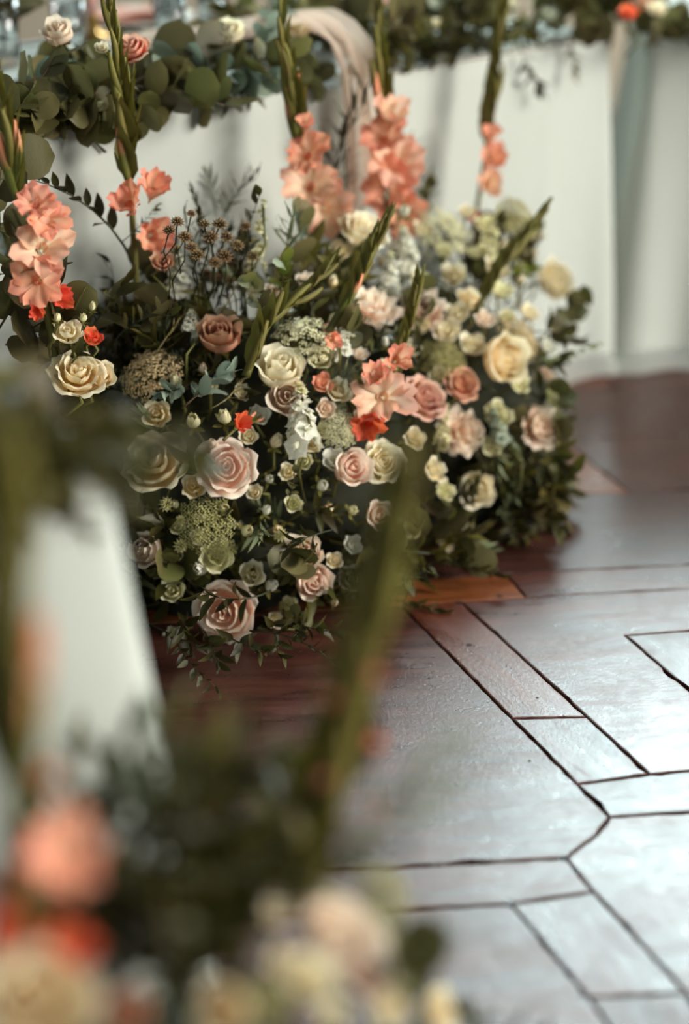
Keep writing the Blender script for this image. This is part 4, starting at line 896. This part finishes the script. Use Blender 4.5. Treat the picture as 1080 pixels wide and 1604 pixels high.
for x, y, lb, l2 in [(230, 42, 'white porcelain plate behind the crystal tumbler on the long table', 'folded pink napkin on the plate behind the crystal tumbler'), (610, 22, 'white porcelain plate behind the garland beside the silk runner', 'folded pink napkin on the plate beside the silk runner')]:
    p = atz(x, y, TZ) + TN * .05; lathe_thing('dinner_plate', PLP, 'porcelain', p, lb, 'plate', n=28)
    q = MB()
    for k in range(3): q.grid(8, 3, lambda a, t, k=k: V((a * .09, t * .10 - .05 + k * .004, .008 + k * .007 + .004 * math.sin(a * 4 + k))))
    tag(ob('napkin', q.mesh('napkin'), 'napkin', None, T(p + Z * .006) @ RZ(.74)), l2, 'napkin')
# chiffon runner lying on the table and falling over its edge
def runner():
    b = MB(); u0 = TU.dot(atplane(545, 120, .0))
    path = [(-.42, .035), (-.3, .05), (-.18, .075), (-.07, .095), (-.02, .10), (.022, .075), (.034, .02), (.038, -.06), (.04, -.16), (.045, -.24)]
    def fn(a, t):
        f = t * (len(path) - 1); i = min(len(path) - 2, int(f)); f -= i
        s = path[i][0] + (path[i + 1][0] - path[i][0]) * f; z = path[i][1] + (path[i + 1][1] - path[i][1]) * f
        w = .055 - .012 * math.sin(t * 3.1); shift = -.10 * (1 - t) * (1 - t) * 2.2
        fo = .016 * math.sin(a * 7 + 2.2 * t) + .010 * math.sin(a * 13 + 1)
        return us(u0 + a * w + shift, s + (fo if t > .55 else 0) + .012, TZ + z + (fo * .8 if t <= .55 else 0))
    b.grid(26, 30, fn); return b.mesh('chiffon_runner')
tag(ob('chiffon_runner', runner(), 'chiffon'), 'sheer peach chiffon runner falling over the edge of the long table', 'table runner')

# ------------------------------------------------------------------ greenery on the table corner
GN = 'greenery lying on the table corner'
for i in range(110):
    a, b = (R.uniform(.0, .13), R.uniform(-.025, .13)) if i % 3 else (R.uniform(.02, .26), R.uniform(.0, .3)); p = CN - TU * a + TN * b + Z * (TZ + R.uniform(.006, .024)); d = (TU * R.uniform(-1, .28) + TN * R.uniform(-.4, .4) + Z * R.uniform(-.12, .02)).normalized()
    k = R.choice(['deep', 'ruscus', 'lush', 'deep']); sprig(k, p, d, {'deep': 'dark round leaved sprig lying on the cloth of the table corner', 'ruscus': 'dark ruscus sprig lying on the cloth of the table corner', 'lush': 'olive leaf sprig lying on the cloth of the table corner'}[k] + (', at the very corner' if a < .07 and b < .08 else ', along its front edge' if b < .08 else ', behind the front edge'), GN + ', ' + k, .62)

# ------------------------------------------------------------------ bouquet at the foot of the table corner
GC = 'flowers of the bouquet at the foot of the table corner'
gladiolus([(482, 1400), (505, 1290), (545, 1130), (580, 990), (606, 880), (626, 775)], .30, NN, [(584, 1058, 12, .3, .2, 'peach', True), (586, 1164, 16, .3, .2, 'peach', True), (522, 1096, 12, -.3, .2, 'peach', True), (586, 1270, 13, .3, .2, 'peach', True), (511, 1222, 12, -.3, .2, 'peach', True)],
          'yellow green gladiolus spike in tight bud rising above the bouquet and the dark floor', buds=15, b0=.066, bstart=.12, r0=.011, peachb=0)
gladiolus([(40, 1500), (30, 1300), (26, 1100), (24, 930), (14, 760)], .30, NN, [(60, 1060, 14, .3, .2, 'peachpale', True), (76, 1210, 18, .3, .2, 'peach', True), (8, 1400, 20, -.2, .2, 'coral', True), (98, 1340, 62, .3, .25, 'peach', False), (108, 1482, 38, .3, .1, 'coral', False), (15, 1455, 34, 0, .1, 'coral', False)],
          'gladiolus with open salmon and orange florets standing against the hanging cloth corner', buds=12, b0=.062, bstart=.3, r0=.0105)
def cl(k, x, y, r, m, dx, dy, lb, nm='rose', grp=None, push=.03):
    p, n = mp(MC, x, y, push, .25)
    if not grp: note('C', p, lb)
    else: lb += ' near the ' + near('C', p)
    rose(k, p, face(n, dx, dy), r / FPX * proj(p)[2], m, lb, grp, nm)
cl('full', 48, 1570, 105, 'cream', .1, .2, 'broad yellow cream rose under the orange gladiolus florets', push=.09)
cl('full', 535, 1455, 72, 'palepink', .1, .3, 'large pale rose with pink outer petals at the side of the bouquet')
cl('full', 575, 1505, 60, 'blush', .3, .0, 'peach centred blush rose beside the large pale rose in the bouquet')
cl('half', 480, 1535, 48, 'ivory', -.1, .1, 'ivory rose low in the bouquet next to the blush rose')
cl('half', 350, 1585, 50, 'cream', .0, .0, 'cream rose low in the bouquet between dark leaves')
cl('small', 690, 1585, 40, 'cream', .4, -.1, 'cream bloom at the bouquet edge over the pale lit floor')
cl('small', 610, 1575, 40, 'ivory', .2, -.1, 'ivory bloom below the blush rose of the bouquet')
cl('half', 200, 1590, 45, 'apricot', .0, .0, 'apricot rose low in the bouquet beside the yellow cream rose')
for x, y, r in [(430, 1430, 22), (440, 1505, 24), (520, 1590, 28)]:
    cl('small', x, y, r, 'ivory', 0, .2, 'small ivory bloom in the table corner bouquet', 'lisianthus', GC)
for x, y, r, lb in [(600, 1400, 52, 'olive green lace umbel above the large pale rose of the bouquet'), (420, 1560, 46, 'green lace umbel low in the bouquet beside the ivory rose')]:
    p, n = mp(MC, x, y, .02, .25); umbel(p, face(n, .2, .2), r / FPX * proj(p)[2], 'umbelgreen', lb, None)
for x, y, r, lb in [(293, 1085, 13, 'pale green bud raised beside the cloth edge above the bouquet'), (290, 1240, 14, 'pale bud raised between cloth and dark floor above the bouquet')]:
    p = atplane(x, y, .22, NN); rose('bud', p, (Z + RT * .1).normalized(), r / FPX * proj(p)[2], 'greencream', lb, None, 'lisianthus_bud', L_=.3)
pxs('olive', ((510, 1360), (742, 1168)), 'long thin sprig reaching from the bouquet over the pale lit floor', fs=.34, m=MC)
for x, y, dx, dy, k in [(300, 1420, -.05, .9, 'lush'), (320, 1400, .1, .9, 'lush'), (280, 1430, -.15, .9, 'olive'), (340, 1440, .2, .9, 'ruscus'), (240, 1400, -.2, .8, 'olive'), (400, 1450, .15, .8, 'lush'), (440, 1430, .1, .8, 'lush'), (500, 1400, .1, .9, 'ruscus'), (230, 1480, .1, .8, 'ruscus'), (360, 1490, 0, .8, 'lush')]:
    p, n = mp(MC, x, y, -.04, .2); sprig(k, p, (RT * dx + UP * dy - FW * .3 + rv(.1)).normalized(), LBL[k] + ' standing tall in the bouquet near the ' + near('C', p), 'tall sprigs of the bouquet, ' + k, 1.0)
for i in range(70):
    x, y = R.uniform(90, 430), R.uniform(1330, 1620); k = R.choice(['ruscus', 'ruscus', 'lush', 'vine']); p, n = mp(MC, x, y, -.07, .2)
    d = (n * .5 + Z * .5 - FW * .3 + rv(.5)).normalized(); s_ = R.uniform(.6, .85)
    if not blocked(p, d, KIND[k][3] * s_, 1.0): sprig(k, p, d, LBL[k] + ' in the table corner bouquet near the ' + near('C', p), 'filler foliage of the bouquet, ' + k, s_)
fill(MC, 70, ['ruscus', 'ruscus', 'lush', 'eucalyptus', 'vine'], 'C', 'filler foliage of the bouquet')
print('sprigs', NSPR[0], 'objects', len(bpy.data.objects))
